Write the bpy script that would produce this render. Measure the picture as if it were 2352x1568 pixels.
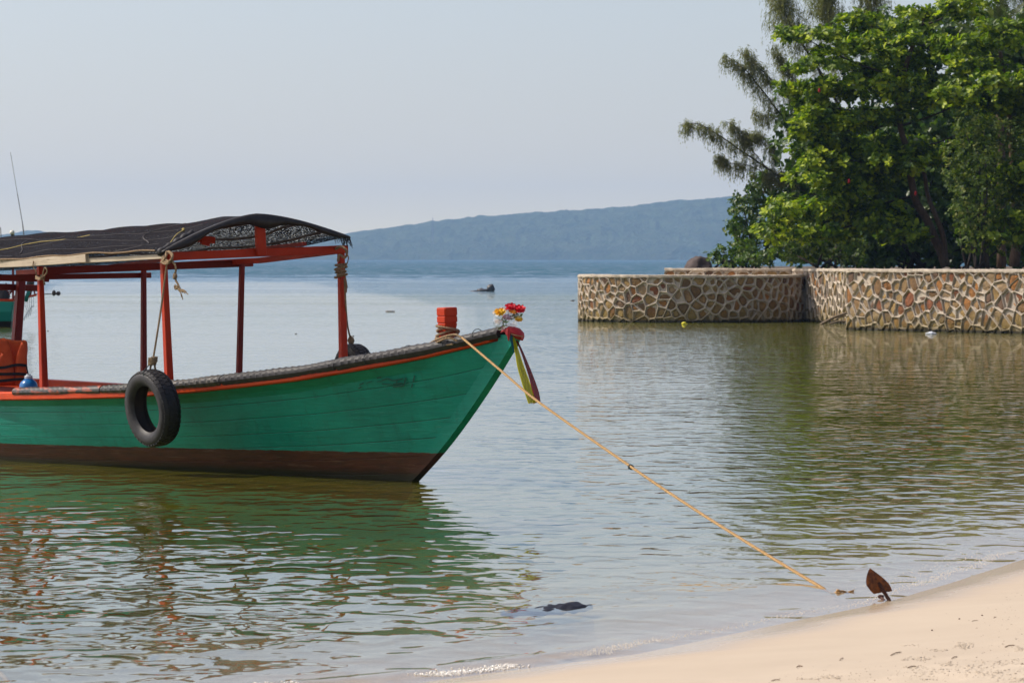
import bpy, bmesh, math, random
import numpy as np
from mathutils import Vector, Matrix, noise as mn

random.seed(7); RNG = np.random.default_rng(7)
sc = bpy.context.scene
for _o in list(bpy.data.objects): bpy.data.objects.remove(_o)

# ------------------------------------------------------------------ camera, sky, sun, exposure
HEYE, FPX, HOR = 1.6, 10160.0, 594.0      # eye height, focal length and horizon row in a 2352 x 1568 frame
cam = bpy.data.cameras.new('camera'); camo = bpy.data.objects.new('camera', cam)
sc.collection.objects.link(camo); sc.camera = camo
camo.location = (0, 0, HEYE); camo.rotation_euler = (math.radians(90), 0, 0)
cam.sensor_width = 36; cam.lens = 36*FPX/2352; cam.shift_y = -(784-HOR)/2352
cam.clip_start = 0.5; cam.clip_end = 30000
cam.dof.use_dof = True; cam.dof.focus_distance = 32; cam.dof.aperture_fstop = 16

SUN_AZ = math.atan2(-0.95, 0.22)          # compass style: x = sin, y = cos
SUN_EL = math.radians(46)
w = bpy.data.worlds.new('World'); sc.world = w; w.use_nodes = True
nt = w.node_tree; nt.nodes.clear()
wo = nt.nodes.new('ShaderNodeOutputWorld'); wb = nt.nodes.new('ShaderNodeBackground'); sk = nt.nodes.new('ShaderNodeTexSky')
sk.sky_type = 'NISHITA'; sk.sun_disc = False; sk.sun_elevation = SUN_EL; sk.sun_rotation = SUN_AZ
sk.air_density = 1.0; sk.dust_density = 2.0; sk.ozone_density = 6.0; sk.altitude = 0
wb.inputs['Strength'].default_value = 0.145
# humid air: a milky veil over the whole sky, denser in the lowest degrees and brighter towards the sun
def wn(ty, **kw):
    n_ = nt.nodes.new(ty)
    for k_, v_ in kw.items(): setattr(n_, k_, v_)
    return n_
def wm(op, a, b_=0.0):
    n_ = wn('ShaderNodeMath', operation=op)
    for i_, v_ in ((0, a), (1, b_)):
        if isinstance(v_, (int, float)): n_.inputs[i_].default_value = v_
        else: nt.links.new(v_, n_.inputs[i_])
    return n_.outputs[0]
wtc = wn('ShaderNodeTexCoord'); wdot = wn('ShaderNodeVectorMath', operation='DOT_PRODUCT'); nt.links.new(wtc.outputs['Generated'], wdot.inputs[0])
wdot.inputs[1].default_value = (math.sin(SUN_AZ)*math.cos(SUN_EL), math.cos(SUN_AZ)*math.cos(SUN_EL), math.sin(SUN_EL))
wsep = wn('ShaderNodeSeparateXYZ'); nt.links.new(wtc.outputs['Generated'], wsep.inputs[0])
aur = wm('MULTIPLY', wm('POWER', 2.718, wm('MULTIPLY', wm('SUBTRACT', wdot.outputs['Value'], 1.0), 3.0)), 8.0)
low = wm('MULTIPLY', wm('POWER', 2.718, wm('MULTIPLY', wm('MAXIMUM', wsep.outputs[2], 0.0), -58.0)), 3.6)
brd = wm('POWER', 2.718, wm('MULTIPLY', wm('MAXIMUM', wsep.outputs[2], 0.0), -8.0))
def wscale(col, fac):
    n_ = wn('ShaderNodeVectorMath', operation='SCALE'); n_.inputs[0].default_value = col; nt.links.new(fac, n_.inputs[3]); return n_.outputs[0]
def wadd(a, b_):
    n_ = wn('ShaderNodeVectorMath', operation='ADD')
    for i_, v_ in ((0, a), (1, b_)):
        if isinstance(v_, tuple): n_.inputs[i_].default_value = v_
        else: nt.links.new(v_, n_.inputs[i_])
    return n_.outputs[0]
veil = wadd(wadd(wscale((1.0, 0.82, 0.68), aur), wscale((1.0, 0.72, 0.05), low)), wscale((2.15, 2.2, 2.45), brd))
skv = wn('ShaderNodeVectorMath', operation='SCALE'); nt.links.new(sk.outputs[0], skv.inputs[0]); skv.inputs[3].default_value = 0.72
nt.links.new(wadd(skv.outputs[0], veil), wb.inputs['Color'])
nt.links.new(wb.outputs[0], wo.inputs['Surface'])
sun = bpy.data.lights.new('sun', 'SUN'); suno = bpy.data.objects.new('sun', sun); sc.collection.objects.link(suno)
sd = Vector((math.sin(SUN_AZ)*math.cos(SUN_EL), math.cos(SUN_AZ)*math.cos(SUN_EL), math.sin(SUN_EL)))
suno.rotation_euler = sd.to_track_quat('Z', 'Y').to_euler(); suno.location = (-20, 10, 30)
sun.energy = 4.3; sun.angle = math.radians(0.6); sun.color = (1.0, 0.91, 0.78)
sc.view_settings.view_transform = 'Standard'; sc.view_settings.look = 'None'
sc.view_settings.gamma = 1; sc.view_settings.use_curve_mapping = False
sc.view_settings.exposure = 0.12
sc.cycles.max_bounces = 8; sc.cycles.diffuse_bounces = 3; sc.cycles.glossy_bounces = 4
sc.cycles.transmission_bounces = 4; sc.cycles.transparent_max_bounces = 16; sc.cycles.volume_bounces = 0
sc.cycles.use_denoising = True; sc.cycles.sample_clamp_indirect = 6
sc.cycles.caustics_reflective = False; sc.cycles.caustics_refractive = False

def W(px, py, Y):                          # a point of the place at depth Y seen at (px, py)
    return Vector(((px-1176)/FPX*Y, Y, HEYE-(py-HOR)/FPX*Y))
def gY(py, z=0.0): return (HEYE-z)*FPX/(py-HOR)

# ------------------------------------------------------------------ node helpers
def newmat(name):
    m = bpy.data.materials.new(name); m.use_nodes = True
    m.node_tree.nodes.clear(); return m
class NB:
    def __init__(s, m): s.t = m.node_tree; s.out = s.add('ShaderNodeOutputMaterial')
    def add(s, ty, **kw):
        n = s.t.nodes.new(ty)
        for k, v in kw.items(): setattr(n, k, v)
        return n
    def val(s, sock, v):
        if hasattr(v, 'links') or isinstance(v, bpy.types.NodeSocket): s.t.links.new(v, sock)
        elif isinstance(v, (tuple, list)) and len(v) == 3 and sock.type == 'RGBA': sock.default_value = (*v, 1)
        else: sock.default_value = v
    def math(s, op, a, b=0.0, c=None, clamp=False):
        n = s.add('ShaderNodeMath', operation=op, use_clamp=clamp)
        s.val(n.inputs[0], a); s.val(n.inputs[1], b)
        if c is not None: s.val(n.inputs[2], c)
        return n.outputs[0]
    def vmath(s, op, a, b=None, sc=None):
        n = s.add('ShaderNodeVectorMath', operation=op)
        s.val(n.inputs[0], a)
        if b is not None: s.val(n.inputs[1], b)
        if sc is not None: s.val(n.inputs[3], sc)
        return n.outputs[0]
    def noise(s, vec, scale, detail=3, rough=0.5, dist=0.0, out=0):
        n = s.add('ShaderNodeTexNoise'); s.val(n.inputs['Vector'], vec); s.val(n.inputs['Scale'], scale)
        n.inputs['Detail'].default_value = detail; n.inputs['Roughness'].default_value = rough
        n.inputs['Distortion'].default_value = dist
        return n.outputs[out]
    def voro(s, vec, scale, feature='F1', out=0, rand=1.0):
        n = s.add('ShaderNodeTexVoronoi', feature=feature); s.val(n.inputs['Vector'], vec); s.val(n.inputs['Scale'], scale)
        n.inputs['Randomness'].default_value = rand
        return n.outputs[out]
    def ramp(s, fac, pts, mode='LINEAR'):
        n = s.add('ShaderNodeValToRGB'); r = n.color_ramp; r.interpolation = mode
        while len(r.elements) < len(pts): r.elements.new(0.5)
        for e, (p, c) in zip(r.elements, pts):
            e.position = p; e.color = (*c, 1) if isinstance(c, (tuple, list)) else (c, c, c, 1)
        s.val(n.inputs[0], fac); return n.outputs[0]
    def mix(s, fac, a, b, blend='MIX'):
        n = s.add('ShaderNodeMix', data_type='RGBA', blend_type=blend)
        s.val(n.inputs[0], fac); s.val(n.inputs[6], a); s.val(n.inputs[7], b); return n.outputs[2]
    def step(s, v, a, b):                   # smoothstep a..b
        n = s.add('ShaderNodeMapRange', interpolation_type='SMOOTHSTEP'); s.val(n.inputs[0], v)
        s.val(n.inputs[1], a); s.val(n.inputs[2], b); return n.outputs[0]
    def obj(s): return s.add('ShaderNodeTexCoord').outputs['Object']
    def pos(s): return s.add('ShaderNodeNewGeometry').outputs['Position']
    def scale(s, vec, xyz): return s.vmath('MULTIPLY', vec, xyz)
    def sep(s, vec):
        n = s.add('ShaderNodeSeparateXYZ'); s.val(n.inputs[0], vec); return n.outputs
    def comb(s, x, y, z):
        n = s.add('ShaderNodeCombineXYZ'); s.val(n.inputs[0], x); s.val(n.inputs[1], y); s.val(n.inputs[2], z); return n.outputs[0]
    def bump(s, h, dist=0.01, strength=1.0, nrm=None):
        n = s.add('ShaderNodeBump'); n.inputs['Distance'].default_value = dist; n.inputs['Strength'].default_value = strength
        s.val(n.inputs['Height'], h)
        if nrm is not None: s.val(n.inputs['Normal'], nrm)
        return n.outputs[0]
    def pbsdf(s, col, rough=0.6, bump=None, spec=0.4, metal=0.0, **kw):
        n = s.add('ShaderNodeBsdfPrincipled'); s.val(n.inputs['Base Color'], col); s.val(n.inputs['Roughness'], rough)
        n.inputs['Specular IOR Level'].default_value = spec; n.inputs['Metallic'].default_value = metal
        for k, v in kw.items(): s.val(n.inputs[k], v)
        if bump is not None: s.val(n.inputs['Normal'], bump)
        return n.outputs[0]
    def shade(s, sh): s.t.links.new(sh, s.out.inputs['Surface'])
    def mixs(s, fac, a, b):
        n = s.add('ShaderNodeMixShader'); s.val(n.inputs[0], fac); s.t.links.new(a, n.inputs[1]); s.t.links.new(b, n.inputs[2]); return n.outputs[0]

# ------------------------------------------------------------------ materials
M = {}
def painted_wood(name, col, dark, grain=(2, 30, 30), wear=0.35, rough=0.45, wearcol=(0.16, 0.09, 0.06)):
    m = newmat(name); b = NB(m); p = b.obj()
    g = b.noise(b.scale(p, grain), 3, 4, 0.6)
    l = b.noise(p, 2.3, 4, 0.6)
    c = b.mix(b.ramp(l, [(0.3, 0.0), (0.75, 1.0)]), col, dark)
    c = b.mix(b.math('MULTIPLY', b.ramp(g, [(0.58, 0.0), (0.72, 1.0)]), wear), c, wearcol)
    chips = b.ramp(b.noise(p, 24, 5, 0.7), [(0.66, 0.0), (0.69, 1.0)])
    c = b.mix(b.math('MULTIPLY', chips, wear*1.6, clamp=True), c, wearcol)
    b.shade(b.pbsdf(c, b.math('MULTIPLY_ADD', g, 0.3, rough-0.12), b.bump(b.math('ADD', g, b.math('MULTIPLY', l, 0.5)), 0.004, 0.7), 0.18))
    M[name] = m; return m
painted_wood('red_paint', (0.46, 0.035, 0.004), (0.30, 0.018, 0.003))
painted_wood('maroon_paint', (0.22, 0.014, 0.006), (0.12, 0.009, 0.006))
painted_wood('rail_paint', (0.58, 0.060, 0.006), (0.40, 0.032, 0.005), wear=0.5)
painted_wood('pale_wood', (0.62, 0.52, 0.40), (0.42, 0.34, 0.25), wear=0.55, rough=0.75, wearcol=(0.20, 0.16, 0.12))
painted_wood('deck_wood', (0.28, 0.05, 0.02), (0.16, 0.035, 0.02))

def hull_mat():
    m = newmat('hull_paint'); b = NB(m); p = b.obj(); x, y, z = b.sep(p)
    l = b.noise(p, 1.7, 4, 0.6); g = b.noise(b.scale(p, (1.2, 9, 22)), 2.2, 5, 0.6)
    green = b.mix(b.ramp(l, [(0.3, 0.0), (0.72, 1.0)]), (0.001, 0.270, 0.198), (0.001, 0.165, 0.125))
    green = b.mix(b.math('MULTIPLY', b.ramp(g, [(0.50, 0.0), (0.75, 1.0)]), 0.35), green, (0.004, 0.075, 0.060))
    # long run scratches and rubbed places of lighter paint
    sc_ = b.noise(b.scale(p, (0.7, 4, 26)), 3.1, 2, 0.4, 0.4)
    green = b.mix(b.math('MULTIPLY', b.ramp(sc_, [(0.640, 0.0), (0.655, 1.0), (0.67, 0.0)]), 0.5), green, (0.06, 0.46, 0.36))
    runs = b.noise(b.scale(p, (16, 16, 0.9)), 1.0, 4, 0.65)
    green = b.mix(b.math('MULTIPLY', b.ramp(runs, [(0.54, 0.0), (0.70, 1.0)]), 0.40), green, (0.004, 0.095, 0.072))
    fade = b.noise(b.scale(p, (1.0, 1.0, 2.4)), 0.9, 3, 0.55)
    green = b.mix(b.math('MULTIPLY', b.ramp(fade, [(0.50, 0.0), (0.68, 1.0)]), 0.35), green, (0.020, 0.400, 0.300))
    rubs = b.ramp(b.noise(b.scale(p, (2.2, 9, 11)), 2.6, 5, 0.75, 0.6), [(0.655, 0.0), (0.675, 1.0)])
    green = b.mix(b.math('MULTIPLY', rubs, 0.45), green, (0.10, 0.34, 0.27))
    chips = b.ramp(b.noise(p, 9, 6, 0.75), [(0.68, 0.0), (0.70, 1.0)])
    green = b.mix(b.math('MULTIPLY', chips, 0.8), green, (0.012, 0.03, 0.028))
    brown = b.mix(b.ramp(b.noise(b.scale(p, (1.5, 5, 9)), 3, 5, 0.65), [(0.3, 0.0), (0.7, 1.0)]), (0.034, 0.009, 0.006), (0.080, 0.020, 0.010))
    brown = b.mix(b.math('MULTIPLY', b.ramp(b.noise(b.scale(p, (0.8, 5, 30)), 3, 3, 0.6), [(0.60, 0.0), (0.66, 1.0)]), 0.5), brown, (0.17, 0.10, 0.07))
    brown = b.mix(b.math('SUBTRACT', 1.0, b.step(z, 0.03, 0.10), clamp=True), brown, (0.020, 0.017, 0.010))
    edge = b.math('ADD', z, b.math('MULTIPLY', b.noise(p, 11, 4, 0.6), 0.020))
    line = b.math('MULTIPLY_ADD', x, -0.0095, 0.226)
    t = b.math('GREATER_THAN', edge, line)
    c = b.mix(t, brown, green)
    b.shade(b.pbsdf(c, b.math('MULTIPLY_ADD', g, 0.25, 0.28), b.bump(b.math('ADD', g, b.math('MULTIPLY', l, 1.5)), 0.006, 0.6), 0.25))
    M['hull_paint'] = m
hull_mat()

def simple(name, col, rough=0.6, var=None, nscale=20, bumpd=0.003, spec=0.4, metal=0.0, stretch=(1, 1, 1), amt=(0.35, 0.7)):
    m = newmat(name); b = NB(m); p = b.obj()
    n = b.noise(b.scale(p, stretch), nscale, 4, 0.6)
    c = b.mix(b.ramp(n, [(amt[0], 0.0), (amt[1], 1.0)]), col, var or tuple(v*0.6 for v in col))
    b.shade(b.pbsdf(c, rough, b.bump(n, bumpd, 0.8), spec, metal)); M[name] = m; return m
simple('rubber', (0.010, 0.009, 0.010), 0.55, (0.026, 0.023, 0.024), 14, 0.004, 0.35)
simple('old_rubber', (0.012, 0.011, 0.010), 0.45, (0.110, 0.095, 0.075), 16, 0.005, 0.5, amt=(0.45, 0.75))
simple('worn_rubber', (0.030, 0.026, 0.024), 0.45, (0.33, 0.060, 0.025), 7, 0.003, 0.5, stretch=(1, 4, 4), amt=(0.5, 0.62))
simple('tyre_inside', (0.024, 0.019, 0.020), 0.6, (0.080, 0.050, 0.034), 5, 0.002, 0.4)
simple('rope_tan', (0.47, 0.30, 0.13), 0.8, (0.28, 0.17, 0.075), 60, 0.001, 0.2)
simple('rope_old', (0.30, 0.21, 0.12), 0.85, (0.16, 0.11, 0.07), 60, 0.001, 0.2)
simple('cord_yellow', (0.50, 0.40, 0.14), 0.8, None, 60, 0.001, 0.2)
simple('cord_dark', (0.05, 0.06, 0.06), 0.8, None, 60, 0.001, 0.2)
simple('jacket_orange', (0.78, 0.130, 0.035), 0.75, (0.60, 0.085, 0.025), 9, 0.006, 0.25)
simple('webbing', (0.012, 0.012, 0.014), 0.7, None, 60, 0.001, 0.3)
simple('jug_blue', (0.008, 0.11, 0.33), 0.3, (0.01, 0.16, 0.42), 8, 0.001, 0.5)
simple('cap_silver', (0.55, 0.60, 0.66), 0.35, None, 30, 0.001, 0.5)
simple('rust', (0.055, 0.020, 0.010), 0.7, (0.24, 0.075, 0.014), 42, 0.003, 0.3)
simple('rust_dark', (0.040, 0.018, 0.014), 0.7, (0.10, 0.035, 0.018), 60, 0.002, 0.3)
simple('petal_red', (0.72, 0.008, 0.025), 0.6, (0.50, 0.004, 0.02), 30, 0.001)
simple('petal_yellow', (0.85, 0.55, 0.02), 0.6, (0.80, 0.38, 0.02), 30, 0.001)
simple('petal_white', (0.80, 0.76, 0.70), 0.6, (0.75, 0.62, 0.55), 30, 0.001)
simple('petal_pink', (0.70, 0.30, 0.36), 0.6, (0.6, 0.2, 0.3), 30, 0.001)
simple('petal_orange', (0.85, 0.30, 0.03), 0.6, (0.8, 0.5, 0.1), 30, 0.001)
simple('fake_leaf', (0.05, 0.17, 0.035), 0.5, (0.03, 0.10, 0.02), 30, 0.001)
simple('cloth_red', (0.42, 0.014, 0.018), 0.6, (0.25, 0.008, 0.012), 12, 0.003)
simple('cloth_teal', (0.01, 0.16, 0.24), 0.6, None, 12, 0.003)
simple('boulder', (0.050, 0.038, 0.036), 0.85, (0.100, 0.072, 0.062), 3, 0.08, 0.3)
simple('wet_rock', (0.022, 0.022, 0.024), 0.45, (0.050, 0.048, 0.048), 8, 0.04, 0.5)
simple('dark_plastic', (0.004, 0.004, 0.009), 0.65, (0.009, 0.009, 0.018), 18, 0.006, 0.15)
simple('steel', (0.18, 0.18, 0.19), 0.5, None, 20, 0.001, 0.5, 0.3)
simple('bulb_glass', (0.80, 0.78, 0.66), 0.3, None, 20, 0.0, 0.5)
simple('buoy_yellow', (0.80, 0.70, 0.02), 0.5, (0.6, 0.55, 0.05), 10, 0.002)
simple('white_plastic', (0.70, 0.74, 0.80), 0.5, None, 20, 0.004)
simple('driftwood', (0.20, 0.15, 0.10), 0.85, (0.11, 0.08, 0.05), 12, 0.01, stretch=(1, 6, 6))
simple('twig_brown', (0.16, 0.085, 0.04), 0.85, (0.09, 0.05, 0.03), 30, 0.001)
simple('net_thread', (0.13, 0.12, 0.12), 0.8, None, 60, 0.001, 0.2)
simple('mast_paint', (0.30, 0.26, 0.28), 0.6)
simple('far_teal', (0.003, 0.22, 0.17), 0.45, (0.002, 0.15, 0.12), 2, 0.002)
simple('far_dark', (0.030, 0.022, 0.020), 0.6, (0.05, 0.035, 0.03), 2, 0.002)
simple('trunk_bark', (0.13, 0.085, 0.055), 0.9, (0.060, 0.042, 0.030), 9, 0.03, 0.2, stretch=(3, 3, 1))
simple('branch_bark', (0.050, 0.040, 0.032), 0.9, (0.03, 0.024, 0.02), 9, 0.02, 0.2)
simple('mortar', (0.44, 0.37, 0.30), 0.9, (0.30, 0.25, 0.20), 5, 0.03, 0.2)
simple('soil', (0.115, 0.085, 0.055), 0.95, (0.070, 0.050, 0.034), 2, 0.03, 0.2)

def mortar():
    m = M['mortar']; m.node_tree.nodes.clear(); b = NB(m); p = b.pos(); z = b.sep(p)[2]
    n = b.noise(p, 6, 5, 0.65); n2 = b.noise(p, 1.1, 3, 0.6)
    c = b.mix(b.ramp(n, [(0.3, 0.0), (0.7, 1.0)]), (0.56, 0.48, 0.385), (0.36, 0.305, 0.24))
    c = b.mix(b.math('MULTIPLY', b.ramp(n2, [(0.5, 0.0), (0.65, 1.0)]), 0.35), c, (0.20, 0.17, 0.15))
    mo = b.math('SUBTRACT', 1.0, b.step(b.math('ADD', z, b.math('MULTIPLY', n, 0.3)), 0.10, 0.62), clamp=True)
    c = b.mix(b.math('MULTIPLY', mo, 0.75), c, (0.22, 0.165, 0.055))
    c = b.mix(b.math('SUBTRACT', 1.0, b.step(z, 0.02, 0.10), clamp=True), c, (0.035, 0.03, 0.02))
    b.shade(b.pbsdf(c, 0.9, b.bump(n, 0.03, 0.9), 0.2))
mortar()
def stone():
    m = newmat('stone'); b = NB(m); p = b.pos(); z = b.sep(p)[2]
    r = b.add('ShaderNodeObjectInfo').outputs['Random']
    c = b.ramp(r, [(0.0, (0.36, 0.24, 0.12)), (0.18, (0.42, 0.20, 0.06)), (0.32, (0.27, 0.10, 0.045)), (0.42, (0.38, 0.29, 0.18)),
                   (0.58, (0.42, 0.30, 0.13)), (0.70, (0.24, 0.15, 0.07)), (0.84, (0.34, 0.24, 0.12)), (0.93, (0.17, 0.11, 0.08))], 'CONSTANT')
    n = b.noise(p, 7, 5, 0.65)
    c = b.mix(1.0, c, (0.86, 0.77, 0.66), 'MULTIPLY')
    c = b.mix(b.ramp(n, [(0.35, 0.0), (0.65, 1.0)]), c, b.mix(0.6, c, (0.065, 0.038, 0.018)))
    mo = b.math('SUBTRACT', 1.0, b.step(b.math('ADD', z, b.math('MULTIPLY', n, 0.35)), 0.15, 0.80), clamp=True)
    c = b.mix(b.math('MULTIPLY', mo, 0.72), c, (0.15, 0.115, 0.022))
    c = b.mix(b.math('SUBTRACT', 1.0, b.step(z, 0.02, 0.12), clamp=True), c, (0.030, 0.026, 0.016))
    b.shade(b.pbsdf(c, 0.8, b.bump(n, 0.03, 0.9), 0.3)); M['stone'] = m
stone()

def leafmat(name, cols, trans=0.35, rough=0.4, spec=0.45):
    m = newmat(name); b = NB(m)
    a = b.add('ShaderNodeAttribute', attribute_name='tone').outputs['Fac']
    n = len(cols); c = b.ramp(a, [(i/(n-1), cols[i]) for i in range(n)])
    pb = b.pbsdf(c, rough, None, spec)
    tr = b.add('ShaderNodeBsdfTranslucent'); b.val(tr.inputs[0], b.mix(1.0, c, (1.25, 1.5, 0.55), 'MULTIPLY'))
    b.shade(b.mixs(trans, pb, tr.outputs[0])); M[name] = m
leafmat('almond_leaf', [(0.020, 0.046, 0.005), (0.060, 0.115, 0.008), (0.170, 0.245, 0.010), (0.400, 0.460, 0.020)], 0.30, 0.45, 0.25)
leafmat('hibiscus_leaf', [(0.025, 0.060, 0.008), (0.050, 0.100, 0.012), (0.095, 0.155, 0.022), (0.140, 0.180, 0.040)], 0.3, 0.40, 0.35)
leafmat('dull_leaf', [(0.022, 0.045, 0.008), (0.050, 0.085, 0.012), (0.100, 0.145, 0.020), (0.190, 0.200, 0.035)], 0.35, 0.5, 0.2)
leafmat('needle', [(0.12, 0.135, 0.062), (0.18, 0.185, 0.088), (0.240, 0.230, 0.115), (0.270, 0.225, 0.120)], 0.5, 0.6, 0.2)
leafmat('palm_leaf', [(0.10, 0.13, 0.04), (0.16, 0.19, 0.07), (0.22, 0.24, 0.11)], 0.35, 0.5)

def net_mat():
    m = newmat('shade_net'); b = NB(m); p = b.obj()
    weave = b.noise(b.scale(p, (1, 1.6, 1)), 62, 2, 0.7)
    thread = b.noise(b.scale(p, (7, 60, 60)), 2, 2, 0.5)
    c = b.mix(b.ramp(weave, [(0.35, 0.0), (0.7, 1.0)]), (0.005, 0.0045, 0.006), (0.022, 0.020, 0.025))
    pb = b.pbsdf(c, 0.9, b.bump(b.math('ADD', weave, thread), 0.006, 0.8), 0.06)
    tr = b.add('ShaderNodeBsdfTransparent')
    hole = b.ramp(weave, [(0.570, 0.0), (0.61, 1.0)])
    b.shade(b.mixs(b.math('MULTIPLY', hole, 0.8), pb, tr.outputs[0])); M['shade_net'] = m
net_mat()
def sheer_cloth(name, c1, c2, alpha):
    m = newmat(name); b = NB(m); p = b.obj()
    n = b.noise(b.scale(p, (14, 14, 1.2)), 5, 3, 0.6)
    c = b.mix(b.ramp(n, [(0.35, 0.0), (0.65, 1.0)]), c1, c2)
    pb = b.pbsdf(c, 0.7, None, 0.2); tl = b.add('ShaderNodeBsdfTranslucent'); b.val(tl.inputs[0], c)
    tr = b.add('ShaderNodeBsdfTransparent')
    b.shade(b.mixs(alpha, b.mixs(0.45, pb, tl.outputs[0]), tr.outputs[0])); M[name] = m
sheer_cloth('scarf_yellow', (0.74, 0.66, 0.010), (0.50, 0.50, 0.012), 0.04)
sheer_cloth('scarf_red', (0.42, 0.008, 0.030), (0.24, 0.010, 0.022), 0.05)
def clear_wrap():
    m = newmat('clear_wrap'); b = NB(m)
    g = b.add('ShaderNodeBsdfGlossy'); g.inputs['Roughness'].default_value = 0.12
    tr = b.add('ShaderNodeBsdfTransparent'); d = b.pbsdf((0.75, 0.75, 0.78), 0.3)
    fr = b.add('ShaderNodeLayerWeight'); fr.inputs['Blend'].default_value = 0.45
    b.shade(b.mixs(b.math('MULTIPLY_ADD', fr.outputs['Facing'], 0.5, 0.12), tr.outputs[0], b.mixs(0.6, d, g.outputs[0]))); M['clear_wrap'] = m
clear_wrap()

def sand_mat():
    m = newmat('sand'); b = NB(m); p = b.pos(); x, y, z = b.sep(p)
    n = b.noise(p, 1.3, 4, 0.6); f = b.noise(p, 55, 4, 0.7); f2 = b.noise(p, 260, 2, 0.6)
    dry = b.mix(b.ramp(n, [(0.3, 0.0), (0.7, 1.0)]), (0.520, 0.435, 0.335), (0.460, 0.380, 0.288))
    dry = b.mix(b.math('MULTIPLY', b.ramp(f2, [(0.55, 0.0), (0.8, 1.0)]), 0.35), dry, (0.36, 0.26, 0.17))
    dry = b.mix(b.ramp(b.noise(p, 34, 3, 0.7), [(0.72, 0.0), (0.76, 0.7)]), dry, (0.16, 0.10, 0.06))
    damp = b.mix(b.ramp(n, [(0.3, 0.0), (0.7, 1.0)]), (0.465, 0.385, 0.292), (0.425, 0.348, 0.262))
    zz = b.math('ADD', z, b.math('MULTIPLY', b.math('SUBTRACT', n, 0.5), 0.03))
    wet = b.step(zz, 0.10, 0.24)
    c = b.mix(wet, damp, dry)
    ro = b.math('MULTIPLY_ADD', b.step(zz, 0.006, 0.05), 0.72, 0.16)
    c = b.mix(b.math('SUBTRACT', 1.0, b.step(zz, 0.0, 0.05), clamp=True), c, (0.47, 0.365, 0.250))
    h = b.math('MULTIPLY', b.math('ADD', f, b.math('MULTIPLY', b.noise(p, 12, 3, 0.6), 2.0)), b.math('MULTIPLY_ADD', wet, 0.9, 0.08))
    b.shade(b.pbsdf(c, ro, b.bump(h, 0.006, 0.8), 0.3)); M['sand'] = m
sand_mat()

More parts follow.
